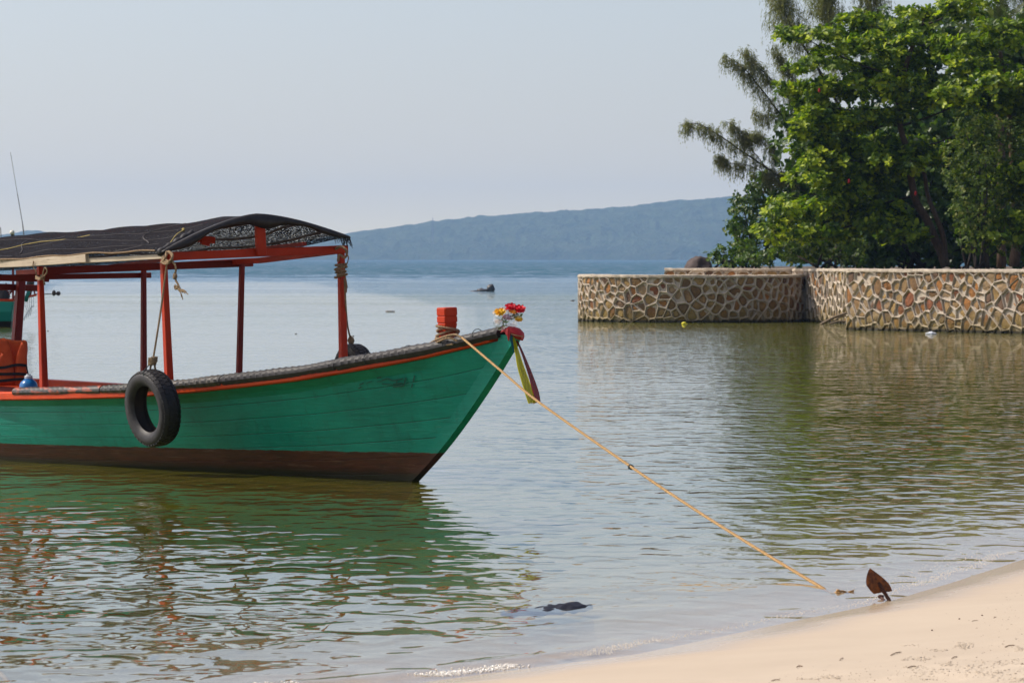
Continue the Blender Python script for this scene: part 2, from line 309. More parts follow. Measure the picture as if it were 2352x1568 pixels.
WAVE = 1.0
def water_mat():
    m = newmat('sea_water'); b = NB(m); P = b.pos(); x, y, z = b.sep(P)
    dep = b.add('ShaderNodeAttribute', attribute_name='depth').outputs['Fac']
    dist = y
    # wind field: calm lee near the beach, ruffled beyond about 450 m
    ruff = b.step(b.math('ADD', dist, b.math('MULTIPLY', b.noise(b.scale(P, (0.004, 0.02, 0)), 1.0, 3, 0.6), 260)), 380, 640)
    gust = b.math('MULTIPLY_ADD', b.ramp(b.noise(b.scale(P, (0.05, 0.10, 0)), 1.0, 3, 0.55), [(0.35, 0.0), (0.7, 1.0)]), 0.8, 0.6)
    near = b.math('SUBTRACT', 1.0, b.step(dep, 0.0, 0.10), clamp=True)
    def height(off):
        q = b.vmath('ADD', P, off)
        big = b.math('MULTIPLY', b.noise(b.scale(q, (1.1, 1.0, 1)), 1.0, 1, 0.4), 0.022)
        mid = b.math('MULTIPLY', b.noise(b.scale(q, (5.4, 2.9, 1)), 1.0, 0.5, 0.45, 0.6), 0.0150)
        sm = b.math('MULTIPLY', b.noise(b.scale(q, (13.0, 8.0, 1)), 1.0, 1.0, 0.5), 0.0012)
        h = b.math('ADD', b.math('ADD', big, mid), sm)
        return h
    e = 0.012
    h0 = height((0, 0, 0)); hx = height((e, 0, 0)); hy = height((0, e, 0))
    amp = b.math('MULTIPLY', gust, WAVE)
    amp = b.math('MULTIPLY', amp, b.math('MULTIPLY_ADD', near, -0.35, 1.0))
    amp = b.math('MULTIPLY', amp, b.math('MULTIPLY_ADD', b.step(y, 45, 190), 1.9, 1.0))      # open water beyond the lee is choppier
    sx = b.math('MULTIPLY', b.math('DIVIDE', b.math('SUBTRACT', h0, hx), e), amp)
    sy = b.math('MULTIPLY', b.math('DIVIDE', b.math('SUBTRACT', h0, hy), e), amp)
    # far ruffled water: steeper random facets
    fn = b.noise(b.scale(P, (0.5, 0.14, 0)), 1.0, 4, 0.7, out=1)
    fs = b.sep(b.vmath('SUBTRACT', fn, (0.5, 0.5, 0.5)))
    far = b.math('MULTIPLY', ruff, 1.5)
    sx = b.math('ADD', sx, b.math('MULTIPLY', fs[0], far)); sy = b.math('ADD', sy, b.math('MULTIPLY', fs[1], far))
    geo = b.add('ShaderNodeNewGeometry').outputs['Normal']
    inc = b.add('ShaderNodeNewGeometry').outputs['Incoming']
    # of steep little waves one mostly sees the faces turned towards the eye
    nrm = b.vmath('NORMALIZE', b.vmath('ADD', b.vmath('ADD', geo, b.comb(sx, sy, 0.0)), b.vmath('SCALE', inc, sc=b.math('ADD', b.math('MULTIPLY_ADD', ruff, 0.28, 0.005), b.math('MULTIPLY', b.math('SUBTRACT', 1.0, b.step(dep, 0.01, 0.10), clamp=True), 0.022)))))
    fr = b.add('ShaderNodeFresnel'); fr.inputs['IOR'].default_value = 1.33; b.val(fr.inputs['Normal'], nrm)
    gl = b.add('ShaderNodeBsdfGlossy'); b.val(gl.inputs['Roughness'], b.math('MULTIPLY_ADD', ruff, 0.25, 0.015)); b.val(gl.inputs['Normal'], nrm)
    gl.inputs['Color'].default_value = (0.97, 0.98, 1.0, 1)
    # the water body: clear over the sand, green-gold then blue-green with depth
    ab = [b.math('POWER', 2.718, b.math('MULTIPLY', dep, -k)) for k in (1.5, 0.75, 2.6)]
    cc = b.add('ShaderNodeCombineColor')
    for i in range(3): b.val(cc.inputs[i], ab[i])
    tr = b.add('ShaderNodeBsdfTransparent'); b.val(tr.inputs[0], cc.outputs[0])
    body = b.add('ShaderNodeBsdfDiffuse')
    bc = b.ramp(b.math('MULTIPLY', dep, 0.25), [(0.0, (0.22, 0.17, 0.06)), (0.12, (0.165, 0.155, 0.014)), (0.50, (0.115, 0.135, 0.008)), (0.68, (0.050, 0.095, 0.038)), (0.75, (0.008, 0.075, 0.110))])
    b.val(body.inputs[0], bc)
    op = b.math('SUBTRACT', 1.0, b.math('POWER', 2.718, b.math('MULTIPLY', dep, -1.3)))
    under = b.mixs(op, tr.outputs[0], body.outputs[0])
    b.shade(b.mixs(fr.outputs[0], under, gl.outputs[0])); M['sea_water'] = m
water_mat()
def hill_mat():
    m = newmat('forest_hill'); b = NB(m); p = b.pos()
    n = b.noise(b.scale(p, (1, 1, 2)), 0.035, 5, 0.65); n2 = b.noise(p, 0.13, 3, 0.6)
    c = b.mix(b.ramp(n, [(0.35, 0.0), (0.65, 1.0)]), (0.020, 0.045, 0.022), (0.065, 0.095, 0.045))
    c = b.mix(b.ramp(n2, [(0.4, 0.0), (0.7, 0.5)]), c, (0.085, 0.085, 0.045))
    b.shade(b.pbsdf(c, 0.9, b.bump(n2, 6, 0.8), 0.1)); M['forest_hill'] = m
hill_mat()
def foam_mat():
    m = newmat('foam'); b = NB(m)
    b.shade(b.pbsdf((0.80, 0.76, 0.68), 0.12, None, 0.8)); M['foam'] = m
foam_mat()

# ------------------------------------------------------------------ mesh helpers
class MB:
    def __init__(s): s.v = []; s.f = []
    def add(s, vs, fs):
        o = len(s.v); s.v += [tuple(v) for v in vs]; s.f += [tuple(i+o for i in f) for f in fs]
    def box(s, c, size, R=None, taper=1.0):
        hx, hy, hz = size[0]/2, size[1]/2, size[2]/2; vs = []
        for dz in (-1, 1):
            t = taper if dz > 0 else 1
            for dx, dy in ((-1, -1), (1, -1), (1, 1), (-1, 1)):
                v = Vector((dx*hx*t, dy*hy*t, dz*hz))
                if R: v = R @ v
                vs.append(v+Vector(c))
        s.add(vs, [(0, 3, 2, 1), (4, 5, 6, 7), (0, 1, 5, 4), (1, 2, 6, 5), (2, 3, 7, 6), (3, 0, 4, 7)])
    def beam(s, a, b, w0, h0, w1=None, h1=None, up=Vector((0, 0, 1)), bev=0.12):
        """a squared timber from a to b with eased edges"""
        a = Vector(a); b = Vector(b); d = (b-a).normalized(); sx = d.cross(up)
        if sx.length < 1e-4: sx = d.cross(Vector((0, 1, 0)))
        sx.normalize(); sy = sx.cross(d).normalized(); w1 = w1 or w0; h1 = h1 or h0; vs = []
        for p, ww, hh in ((a, w0, h0), (b, w1, h1)):
            c = min(ww, hh)*bev
            for X, Y in ((-ww/2+c, -hh/2), (ww/2-c, -hh/2), (ww/2, -hh/2+c), (ww/2, hh/2-c), (ww/2-c, hh/2), (-ww/2+c, hh/2), (-ww/2, hh/2-c), (-ww/2, -hh/2+c)):
                vs.append(p+sx*X+sy*Y)
        fs = [(i, (i+1) % 8, 8+(i+1) % 8, 8+i) for i in range(8)]
        s.add(vs, fs+[tuple(range(7, -1, -1)), tuple(range(8, 16))])
    def tube(s, pts, r, n=8, cap=True):
        pts = [Vector(p) for p in pts]; rs = r if isinstance(r, (list, tuple)) else [r]*len(pts)
        fr = frames(pts); o = []
        for p, (t, a, b), rr in zip(pts, fr, rs):
            o += [p+(a*math.cos(2*math.pi*k/n)+b*math.sin(2*math.pi*k/n))*rr for k in range(n)]
        fs = [(i*n+k, i*n+(k+1) % n, (i+1)*n+(k+1) % n, (i+1)*n+k) for i in range(len(pts)-1) for k in range(n)]
        if cap: fs += [tuple(range(n-1, -1, -1)), tuple(range((len(pts)-1)*n, len(pts)*n))]
        s.add(o, fs)
    def rope(s, pts, r, pitch=None, n=5):
        pts = resample(pts, max(r*1.5, 0.008)); pitch = pitch or r*7; fr = frames(pts); L = 0; off = [[], [], []]
        for i, (p, (t, a, b)) in enumerate(zip(pts, fr)):
            if i: L += (pts[i]-pts[i-1]).length
            for k in range(3):
                an = 2*math.pi*(L/pitch+k/3); off[k].append(p+(a*math.cos(an)+b*math.sin(an))*r*0.52)
        for k in range(3): s.tube(off[k], r*0.52, n)
    def lathe(s, prof, n=24, M4=None, closed=False):
        vs = []
        for (rr, zz) in prof:
            for k in range(n):
                v = Vector((rr*math.cos(2*math.pi*k/n), rr*math.sin(2*math.pi*k/n), zz)); vs.append(M4 @ v if M4 else v)
        m = len(prof); rng = range(m if closed else m-1)
        fs = [(i*n+k, i*n+(k+1) % n, ((i+1) % m)*n+(k+1) % n, ((i+1) % m)*n+k) for i in rng for k in range(n)]
        if not closed: fs += [tuple(range(n-1, -1, -1)), tuple(range((m-1)*n, m*n))]
        s.add(vs, fs)
    def blob(s, c, r, seed=0, amp=0.25, sub=2, fr=1.6, flat=None):
        bm = bmesh.new(); bmesh.ops.create_icosphere(bm, subdivisions=sub, radius=1.0)
        for v in bm.verts:
            d = v.co.normalized(); k = 1+amp*mn.fractal(d*fr+Vector((seed*3.7, seed, 0)), 0.7, 2.2, 3)
            v.co = Vector((d.x*r[0]*k, d.y*r[1]*k, d.z*r[2]*k))
        s.add([v.co+Vector(c) for v in bm.verts], [[q.index for q in f.verts] for f in bm.faces]); bm.free()
    def slab(s, pts, O, ax, ay, th, rings=3):
        """a padded slab: outline pts (2D) in the plane O, ax, ay with a pillow bulge of thickness th"""
        O = Vector(O); ax = Vector(ax); ay = Vector(ay); nn = ax.cross(ay).normalized(); n = len(pts)
        cx = sum(p[0] for p in pts)/n; cy = sum(p[1] for p in pts)/n; vs = []; rows = []
        for side in (1, -1):
            for j in range(rings+1):
                k = 1-(j/(rings+1))**1.0*0.92 if j else 1.0; hgt = side*th/2*math.sqrt(1-(k**4)) if j else 0
                if j == 0 and side == -1: continue
                rows.append([O+ax*(cx+(p[0]-cx)*k)+ay*(cy+(p[1]-cy)*k)+nn*hgt for p in pts])
        top = rows[:rings+1]; bot = rows[rings+1:]
        o = len(s.v)
        allr = list(reversed(bot))+top
        for r_ in allr: vs += r_
        m = len(allr)
        fs = [(i*n+k, i*n+(k+1) % n, (i+1)*n+(k+1) % n, (i+1)*n+k) for i in range(m-1) for k in range(n)]
        fs += [tuple(range(n-1, -1, -1)), tuple(range((m-1)*n, m*n))]
        s.add(vs, fs)
def frames(pts):
    out = []; n = len(pts); a = None
    for i in range(n):
        t = (pts[min(i+1, n-1)]-pts[max(i-1, 0)])
        t = t.normalized() if t.length > 1e-9 else Vector((0, 0, 1))
        if a is None:
            a = t.orthogonal().normalized()
        else:
            a = (a-t*a.dot(t)); a = a.normalized() if a.length > 1e-6 else t.orthogonal().normalized()
        out.append((t, a, t.cross(a)))
    return out
def resample(pts, step):
    pts = [Vector(p) for p in pts]; out = [pts[0]]; acc = 0
    for a, b in zip(pts, pts[1:]):
        L = (b-a).length; d = step-acc
        while d < L: out.append(a.lerp(b, d/L)); d += step
        acc = L-(d-step)
    out.append(pts[-1]); return out
def smooth(pts, k=6):
    """Catmull-Rom through pts"""
    P = [Vector(p) for p in pts]; P = [P[0]*2-P[1]]+P+[P[-1]*2-P[-2]]; out = []
    for i in range(1, len(P)-2):
        for j in range(k):
            t = j/k; a, b, c, d = P[i-1:i+3]
            out.append(0.5*((2*b)+(c-a)*t+(2*a-5*b+4*c-d)*t*t+(3*b-a-3*c+d)*t**3))
    out.append(P[-2]); return out
def link(name, mb, mat, parent=None, M4=None, smoothf=False, angle=None, kind=None, label=None, cat=None, group=None, origin=None):
    vs = [M4 @ Vector(v) for v in mb.v] if M4 is not None else [Vector(v) for v in mb.v]
    if parent is None and origin is None and kind != 'structure':
        lo = [min(v[i] for v in vs) for i in range(3)]; hi = [max(v[i] for v in vs) for i in range(3)]
        origin = Vector(((lo[0]+hi[0])/2, (lo[1]+hi[1])/2, lo[2]))
    origin = Vector(origin) if origin is not None else Vector((0, 0, 0))
    me = bpy.data.meshes.new(name); me.from_pydata([tuple(v-origin) for v in vs], [], mb.f); me.update()
    if smoothf: me.polygons.foreach_set('use_smooth', [True]*len(me.polygons))
    if smoothf and angle: me.set_sharp_from_angle(angle=math.radians(angle))
    me.materials.append(M[mat] if isinstance(mat, str) else mat)
    o = bpy.data.objects.new(name, me); sc.collection.objects.link(o); o.location = origin
    if parent is not None:
        o.parent = parent
    setp(o, kind, label, cat, group); return o
def setp(o, kind=None, label=None, cat=None, group=None):
    if kind: o['kind'] = kind
    if label: o['label'] = label
    if cat: o['category'] = cat
    if group: o['group'] = group
def empty(name, loc, label, cat, group=None, rot=None):
    o = bpy.data.objects.new(name, None); sc.collection.objects.link(o); o.location = loc; o.empty_display_size = 0.2
    if rot is not None: o.rotation_euler = rot
    setp(o, None, label, cat, group); return o
def solidify(me_obj, th, off=-1):
    md = me_obj.modifiers.new('thickness', 'SOLIDIFY'); md.thickness = th; md.offset = off
def npmesh(name, V, F, mat, parent=None, tone=None, kind=None, origin=(0, 0, 0), smoothf=False):
    """V (n,3) array, F (m,k) array of equal faces"""
    me = bpy.data.meshes.new(name); V = np.asarray(V, dtype=np.float32)-np.asarray(origin, dtype=np.float32); F = np.asarray(F, dtype=np.int32)
    me.vertices.add(len(V)); me.vertices.foreach_set('co', V.ravel())
    k = F.shape[1]; me.loops.add(F.size); me.loops.foreach_set('vertex_index', F.ravel())
    me.polygons.add(len(F)); me.polygons.foreach_set('loop_start', np.arange(0, F.size, k, dtype=np.int32))
    me.polygons.foreach_set('loop_total', np.full(len(F), k, dtype=np.int32))
    me.update(calc_edges=True)
    if smoothf: me.polygons.foreach_set('use_smooth', np.ones(len(F), dtype=bool))
    if tone is not None:
        at = me.attributes.new(tone[0], 'FLOAT', 'POINT'); at.data.foreach_set('value', np.asarray(tone[1], dtype=np.float32))
    me.materials.append(M[mat]); o = bpy.data.objects.new(name, me); sc.collection.objects.link(o); o.location = origin
    if parent is not None: o.parent = parent
    if kind: o['kind'] = kind
    return o

# ------------------------------------------------------------------ ground, sea, hills, air
SH = np.array([(2, -30), (5, -16), (10, -8.5), (13, -4.6), (15, -2.1), (16.7, -0.36), (17.9, 0.50), (20.7, 1.78), (22.0, 2.22), (23.4, 2.66), (26, 3.6), (30, 4.9), (60, 14), (90, 24), (130, 60), (160, 400), (400, 6000)])
def shore_dist(X, Y):
    xs = np.interp(Y, SH[:, 0], SH[:, 1]); g = (np.interp(Y+0.4, SH[:, 0], SH[:, 1])-np.interp(Y-0.4, SH[:, 0], SH[:, 1]))/0.8
    return (xs-X)/np.sqrt(1+g*g)             # + offshore
def vnoise(X, Y, s, seed=0):
    Xs = np.asarray(X*s+seed*17.3); Ys = np.asarray(Y*s-seed*9.1); xi = np.floor(Xs).astype(int); yi = np.floor(Ys).astype(int)
    fx = Xs-xi; fy = Ys-yi; fx = fx*fx*(3-2*fx); fy = fy*fy*(3-2*fy)
    def h(a, b_): 
        n = (a*374761393+b_*668265263+seed*1442695) & 0x7fffffff; n = ((n ^ (n >> 13))*1274126177) & 0x7fffffff; return (n ^ (n >> 16))/0x7fffffff
    return (h(xi, yi)*(1-fx)+h(xi+1, yi)*fx)*(1-fy)+(h(xi, yi+1)*(1-fx)+h(xi+1, yi+1)*fx)*fy-0.5
def terrain(X, Y):
    d = shore_dist(X, Y)
    z = np.where(d < 0, np.minimum(-d*0.075, 0.62+(-d)*0.004), -np.where(d < 2.5, d*0.045, 0.1125+np.minimum((d-2.5)*0.09, 0.30+np.maximum(d-5.8, 0)*0.045)))
    z = np.maximum(z, -3.0)
    land = np.clip((-d-0.9)/1.6, 0, 1)
    z = z+0.012*vnoise(X, Y, 1.1, 3)*np.clip(np.abs(d)*2, 0.15, 1)
    z = z+land*(0.016*vnoise(X, Y, 3.2, 4)+0.012*vnoise(X, Y, 8.0, 5)+0.007*vnoise(X, Y, 16, 6))
    hl = np.clip(-d/30-0.4, 0, 1); z = z+hl*1.0
    return z
def grid_coords(lo, hi, step, far_lo, far_hi, g=1.25):
    a = list(np.arange(lo, hi+step/2, step)); s = step; x = a[-1]
    while x < far_hi: s *= g; x += s; a.append(min(x, far_hi))
    s = step; x = a[0]; pre = []
    while x > far_lo: s *= g; x -= s; pre.append(max(x, far_lo))
    return np.array(pre[::-1]+a)
def gridmesh(xs, ys, zf, name, mat, attr=None, kind='structure'):
    X, Y = np.meshgrid(xs, ys); Z = zf(X, Y); nx, ny = len(xs), len(ys)
    V = np.stack([X.ravel(), Y.ravel(), Z.ravel()], 1); i = np.arange(nx*ny).reshape(ny, nx)
    F = np.stack([i[:-1, :-1].ravel(), i[:-1, 1:].ravel(), i[1:, 1:].ravel(), i[1:, :-1].ravel()], 1)
    return npmesh(name, V, F, mat, None, (attr[0], attr[1](X, Y).ravel()) if attr else None, kind, smoothf=True)
gridmesh(grid_coords(-2.0, 3.6, 0.035, -4890, 4890, 1.16), grid_coords(14.0, 24.5, 0.05, -60, 6050, 1.12), terrain, 'sand_beach', 'sand')
def lip(X, Y):
    d = shore_dist(X, Y); k = 0.22+0.10*vnoise(X, Y, 0.7, 9); r = np.exp(-((d-k)/0.11)**2)
    a = 0.016*np.clip((1.2-X)/1.6, 0.12, 1)*np.clip((19.5-Y)/2+0.35, 0.3, 1)
    r2 = np.exp(-((d-0.75)/0.22)**2)*0.006
    return (r*a*(1+1.0*vnoise(X, Y, 2.5, 11))+r2*(1+vnoise(X, Y, 1.3, 12)))*(np.abs(d) < 3)
water = gridmesh(grid_coords(-3.5, 3.2, 0.04, -4890, 4890, 1.18), grid_coords(15.5, 24.5, 0.06, 0, 6050, 1.12), lip, 'sea', 'sea_water', ('depth', lambda X, Y: np.maximum(-terrain(X, Y), 0)+0.0))

def ridge(name, prof, Y0, depth, seed, base_py=597):
    pxs = np.array([p[0] for p in prof]); hts = np.array([(HOR-p[1])/FPX*(Y0+depth*0.5)+HEYE for p in prof])
    xs = np.linspace((pxs[0]-1176)/FPX*Y0, (pxs[-1]-1176)/FPX*Y0, 1100); pp = xs/(Y0+depth*0.0)*FPX+1176
    h = np.interp(pp, pxs, hts); ys = np.concatenate([np.linspace(0, 0.5, 22), np.linspace(0.56, 1, 8)])
    X, T = np.meshgrid(xs, ys); H = np.tile(h, (len(ys), 1)); prof_t = np.sin(np.pi*np.clip(T, 0, 1))**0.75
    n = vnoise(X, T*depth, 0.006, seed)*0.05+vnoise(X, T*depth, 0.02, seed+1)*0.02
    Z = H*prof_t*(1+n*(T < 0.48)*(T > 0.02))+(vnoise(X, T*depth, 0.16, seed+2)*2.6+vnoise(X, T*depth, 0.07, seed+6)*2.6+vnoise(X, T*depth, 0.03, seed+4)*1.0)*(prof_t > 0.25)
    Z = np.maximum(Z, 0)*(H > 0.05); Z[0] = -1; Z[-1] = -1
    V = np.stack([X.ravel(), (Y0+T*depth).ravel(), Z.ravel()], 1); ny, nx = X.shape; i = np.arange(nx*ny).reshape(ny, nx)
    F = np.stack([i[:-1, :-1].ravel(), i[:-1, 1:].ravel(), i[1:, 1:].ravel(), i[1:, :-1].ravel()], 1)
    o = npmesh(name, V, F, 'forest_hill', None, None, 'structure', smoothf=False); return o
ridge('hill', [(430, 594), (560, 580), (700, 551), (800, 532), (850, 527), (900, 521), (1000, 508), (1100, 497), (1200, 490), (1300, 484), (1400, 480), (1500, 471), (1600, 461), (1670, 455), (1900, 444), (2200, 438), (2700, 436), (3400, 440)], 5000, 700, 3)
ridge('distant_hill', [(-700, 592), (-420, 555), (-200, 538), (-80, 545), (0, 536), (30, 531), (60, 529), (90, 540), (140, 560), (220, 582), (300, 592)], 5600, 300, 8)
# the air
hz = MB(); hz.box((0, 2980, 49), (9800, 6160, 106))
hm = newmat('haze_air'); hb = NB(hm); pv = hb.add('ShaderNodeVolumePrincipled')
pv.inputs['Color'].default_value = (0.37, 0.61, 1.0, 1); pv.inputs['Density'].default_value = 1.28e-4; pv.inputs['Anisotropy'].default_value = 0.2
hm.node_tree.links.new(pv.outputs[0], hb.out.inputs['Volume']); M['haze_air'] = hm
link('haze', hz, 'haze_air', kind='stuff', origin=(0, 0, 0), label='pale blue haze in the air over the whole bay', cat='haze')

# ------------------------------------------------------------------ stone walls
def clip_poly(poly, nx, ny, c):
    out = []
    for i in range(len(poly)):
        a = poly[i]; b = poly[(i+1) % len(poly)]; da = a[0]*nx+a[1]*ny-c; db = b[0]*nx+b[1]*ny-c
        if da <= 0: out.append(a)
        if (da < 0 < db) or (db < 0 < da):
            t = da/(da-db); out.append((a[0]+(b[0]-a[0])*t, a[1]+(b[1]-a[1])*t))
    return out
def chaikin(poly):
    out = []
    for i in range(len(poly)):
        a = poly[i]; b = poly[(i+1) % len(poly)]
        out.append((a[0]*0.72+b[0]*0.28, a[1]*0.72+b[1]*0.28)); out.append((a[0]*0.28+b[0]*0.72, a[1]*0.28+b[1]*0.72))
    return out
def wall_faces(parent, pathf, L, z0, z1, cell, seed, stones=True, budget=300):
    """rubble facing: pathf(s)->(point, outward normal); Voronoi stones set between raised mortar ribbons"""
    rnd = random.Random(seed); nx = max(2, int(round(L/cell))); nz = max(2, int(round((z1-z0)/(cell*0.72)))); sites = []
    for j in range(-1, nz+1):
        for i in range(-1, nx+1):
            sites.append(((i+0.5+(0.5 if j % 2 else 0)+rnd.uniform(-.44, .44))*L/nx, z0+(j+0.5+rnd.uniform(-.44, .44))*(z1-z0)/nz))
    sites = [q_ for q_ in sites if rnd.random() > 0.10]
    mort = MB(); count = 0
    def P(q, off):
        p, n = pathf(min(max(q[0], 0), L)); return Vector((p[0]+n[0]*off, p[1]+n[1]*off, q[1]))
    for si, s_ in enumerate(sites):
        poly = [(0, z0), (L, z0), (L, z1), (0, z1)]
        for sj, t_ in enumerate(sites):
            if sj == si: continue
            dx, dz = t_[0]-s_[0], t_[1]-s_[1]
            if dx*dx+dz*dz > (cell*3.2)**2: continue
            poly = clip_poly(poly, dx, dz, ((t_[0]**2-s_[0]**2)+(t_[1]**2-s_[1]**2))/2)
            if len(poly) < 3: break
        if len(poly) < 3: continue
        cx = sum(p[0] for p in poly)/len(poly); cz = sum(p[1] for p in poly)/len(poly)
        A = abs(sum(poly[i][0]*poly[(i+1) % len(poly)][1]-poly[(i+1) % len(poly)][0]*poly[i][1] for i in range(len(poly))))/2
        if A < cell*cell*0.06: continue
        k = 1-min(0.40, 0.023/math.sqrt(A)*2.0); dense = []
        for i in range(len(poly)):
            a = poly[i]; b = poly[(i+1) % len(poly)]; dense += [a, ((a[0]+b[0])/2, (a[1]+b[1])/2)]
        wob = [rnd.uniform(-.035, .025) for _ in dense]
        kk = 0.5+k/2
        mid = [(cx+(p[0]-cx)*kk, cz+(p[1]-cz)*kk) for p in dense]
        inn = [(cx+(p[0]-cx)*(k+w_), cz+(p[1]-cz)*(k+w_)) for p, w_ in zip(dense, wob)]
        n = len(dense); vs = [P(p, 0.042) for p in dense]+[P(p, 0.034) for p in mid]+[P(p, -0.020) for p in inn]
        fs = []
        for r_ in range(2): fs += [(r_*n+i, r_*n+(i+1) % n, (r_+1)*n+(i+1) % n, (r_+1)*n+i) for i in range(n)]
        mort.add(vs, fs)
        sm = chaikin([(cx+(p[0]-cx)*(k+0.02), cz+(p[1]-cz)*(k+0.02)) for p in poly])
        pr = rnd.uniform(-0.016, 0.018); tx, tz = rnd.uniform(-.01, .01), rnd.uniform(-.012, .012)
        st = MB(); n = len(sm); c0 = P((cx, cz), 0)
        r1 = [(cx+(p[0]-cx)*0.72, cz+(p[1]-cz)*0.72) for p in sm]
        vs = [P(p, -0.04) for p in sm]+[P(p, -0.016+pr*0.5) for p in [(cx+(q[0]-cx)*0.94, cz+(q[1]-cz)*0.94) for q in sm]]+[P(p, pr+tx*math.copysign(1, p[0]-cx)+tz*math.copysign(1, p[1]-cz)) for p in r1]+[P((cx, cz), pr+0.006)]
        fs = [(r_*n+i, r_*n+(i+1) % n, (r_+1)*n+(i+1) % n, (r_+1)*n+i) for r_ in range(2) for i in range(n)]+[(2*n+i, 2*n+(i+1) % n, 3*n) for i in range(n)]
        st.add([v-c0 for v in vs], fs)
        o = link('stone', st, 'stone', parent, origin=(0, 0, 0)); o.location = c0-parent.location
        count += 1
    return mort, count
def line_path(pts):
    pts = [Vector(p) for p in pts]; seg = [(b-a).length for a, b in zip(pts, pts[1:])]; L = sum(seg)
    def f(s):
        i = 0
        while i < len(seg)-1 and s > seg[i]: s -= seg[i]; i += 1
        a, b = pts[i], pts[i+1]; d = (b-a).normalized(); p = a+d*s
        # smooth the normal between neighbouring segments
        n0 = Vector((d.y, -d.x)); t = s/seg[i]
        if t < 0.5 and i > 0: dd = (pts[i]-pts[i-1]).normalized(); n1 = Vector((dd.y, -dd.x)); n = n0.lerp(n1, 0.5-t)
        elif t > 0.5 and i < len(seg)-1: dd = (pts[i+2]-pts[i+1]).normalized(); n1 = Vector((dd.y, -dd.x)); n = n0.lerp(n1, t-0.5)
        else: n = n0
        return p, n.normalized()
    return f, L
def make_wall(name, label, pts, z1, thick, cell, seed, inner=False, cap=0.05, zb=-0.5):
    f, L = line_path(pts); p0, _ = f(0); t = empty(name, (p0.x, p0.y, 0), label, 'stone wall')
    mort, cnt = wall_faces(t, f, L, -0.12, z1-cap, cell, seed)
    # backing
    N = max(2, int(L/0.35)); core = MB(); rows = []
    for i in range(N+1):
        p, n = f(L*i/N)
        rows.append([(p.x-n.x*0.01, p.y-n.y*0.01, zb), (p.x-n.x*0.01, p.y-n.y*0.01, z1-cap), (p.x-n.x*thick, p.y-n.y*thick, z1-cap), (p.x-n.x*thick, p.y-n.y*thick, zb)])
    core.add([v for r_ in rows for v in r_], [(i*4+k, i*4+(k+1) % 4, (i+1)*4+(k+1) % 4, (i+1)*4+k) for i in range(N) for k in range(4)]+[(3, 2, 1, 0), tuple(N*4+k for k in range(4))])
    mort.add(core.v, core.f)
    o = link('mortar', mort, 'mortar', t, origin=t.location); o.location = (0, 0, 0)
    c = MB(); rows = []; N2 = max(4, int(L/0.12)); rnd = random.Random(seed)
    for i in range(N2+1):
        p, n = f(L*i/N2); a = 0.045+rnd.uniform(-.012, .012); h = z1+rnd.uniform(-.010, .010); lo = z1-cap-rnd.uniform(0, .025)
        rows.append([(p.x+n.x*a, p.y+n.y*a, lo), (p.x+n.x*a, p.y+n.y*a, h-0.012), (p.x+n.x*(a-0.02), p.y+n.y*(a-0.02), h), (p.x-n.x*(thick+0.01), p.y-n.y*(thick+0.01), h+rnd.uniform(-.008, .008)), (p.x-n.x*(thick+0.01), p.y-n.y*(thick+0.01), lo)])
    c.add([v for r_ in rows for v in r_], [(i*5+k, i*5+(k+1) % 5, (i+1)*5+(k+1) % 5, (i+1)*5+k) for i in range(N2) for k in range(5)]+[(4, 3, 2, 1, 0), tuple(N2*5+k for k in range(5))])
    o = link('coping', c, 'mortar', t, origin=t.location); o.location = (0, 0, 0)
    return t
CX, CY, CR = 4.66, 113.6, 2.93
def arc(a0, a1, n, r=CR): return [(CX+r*math.cos(math.radians(a0+(a1-a0)*i/n)), CY+r*math.sin(math.radians(a0+(a1-a0)*i/n))) for i in range(n+1)]
# outward normal is to the right of the walking direction
make_wall('round_stone_wall', 'curved free end of the rubble stone sea wall, mostly in shade', arc(165, 345, 30), 1.19, 0.32, 0.27, 5)
fb = MB()
make_wall('back_stone_wall', 'low sunlit stone wall behind the curved sea wall end', [(4.1, 118.6), (5.2, 118.0), (6.6, 117.6), (8.4, 117.5)], 1.34, 0.35, 0.36, 8)
make_wall('recessed_stone_wall', 'short recessed stone sea wall, half crossed by a slanting shadow', [(7.30, 114.4), (7.52, 112.4), (7.90, 110.6), (8.6, 106.0)], 1.345, 0.4, 0.31, 15)
make_wall('front_stone_wall', 'long sunlit rubble stone sea wall on the right with raised mortar joints', [(7.62, 100.2), (7.56, 99.6), (8.30, 98.4), (9.60, 96.5), (11.0, 94.4), (13.2, 91.0)], 1.365, 0.45, 0.30, 22)
# ground behind the walls
hd = MB()
top = [(7.75, 100.1), (8.5, 98.9), (10.0, 96.6), (11.4, 94.4), (13.6, 91.0), (60, 80), (60, 190), (9, 190), (6.2, 150), (4.6, 128), (4.5, 119.0), (8.2, 117.8), (8.0, 113), (8.3, 110.7), (8.9, 106), (8.6, 103)]
n_ = len(top); hd.add([(x, y, 1.27) for x, y in top]+[(x, y, -1.5) for x, y in top], [tuple(range(n_)), ]+[(i, n_+i, n_+(i+1) % n_, (i+1) % n_) for i in range(n_)])
link('headland_ground', hd, 'soil', kind='structure')
hd = MB(); pts_ = arc(165, 345, 30, CR-0.33)+[(7.6, 113.2), (7.9, 117.4), (4.2, 118.3), (2.6, 116.2)]
n_ = len(pts_); hd.add([(x, y, 1.06) for x, y in pts_]+[(x, y, -1.0) for x, y in pts_], [tuple(range(n_))]+[(i, n_+i, n_+(i+1) % n_, (i+1) % n_) for i in range(n_)])
link('terrace_ground', hd, 'sand', kind='structure')

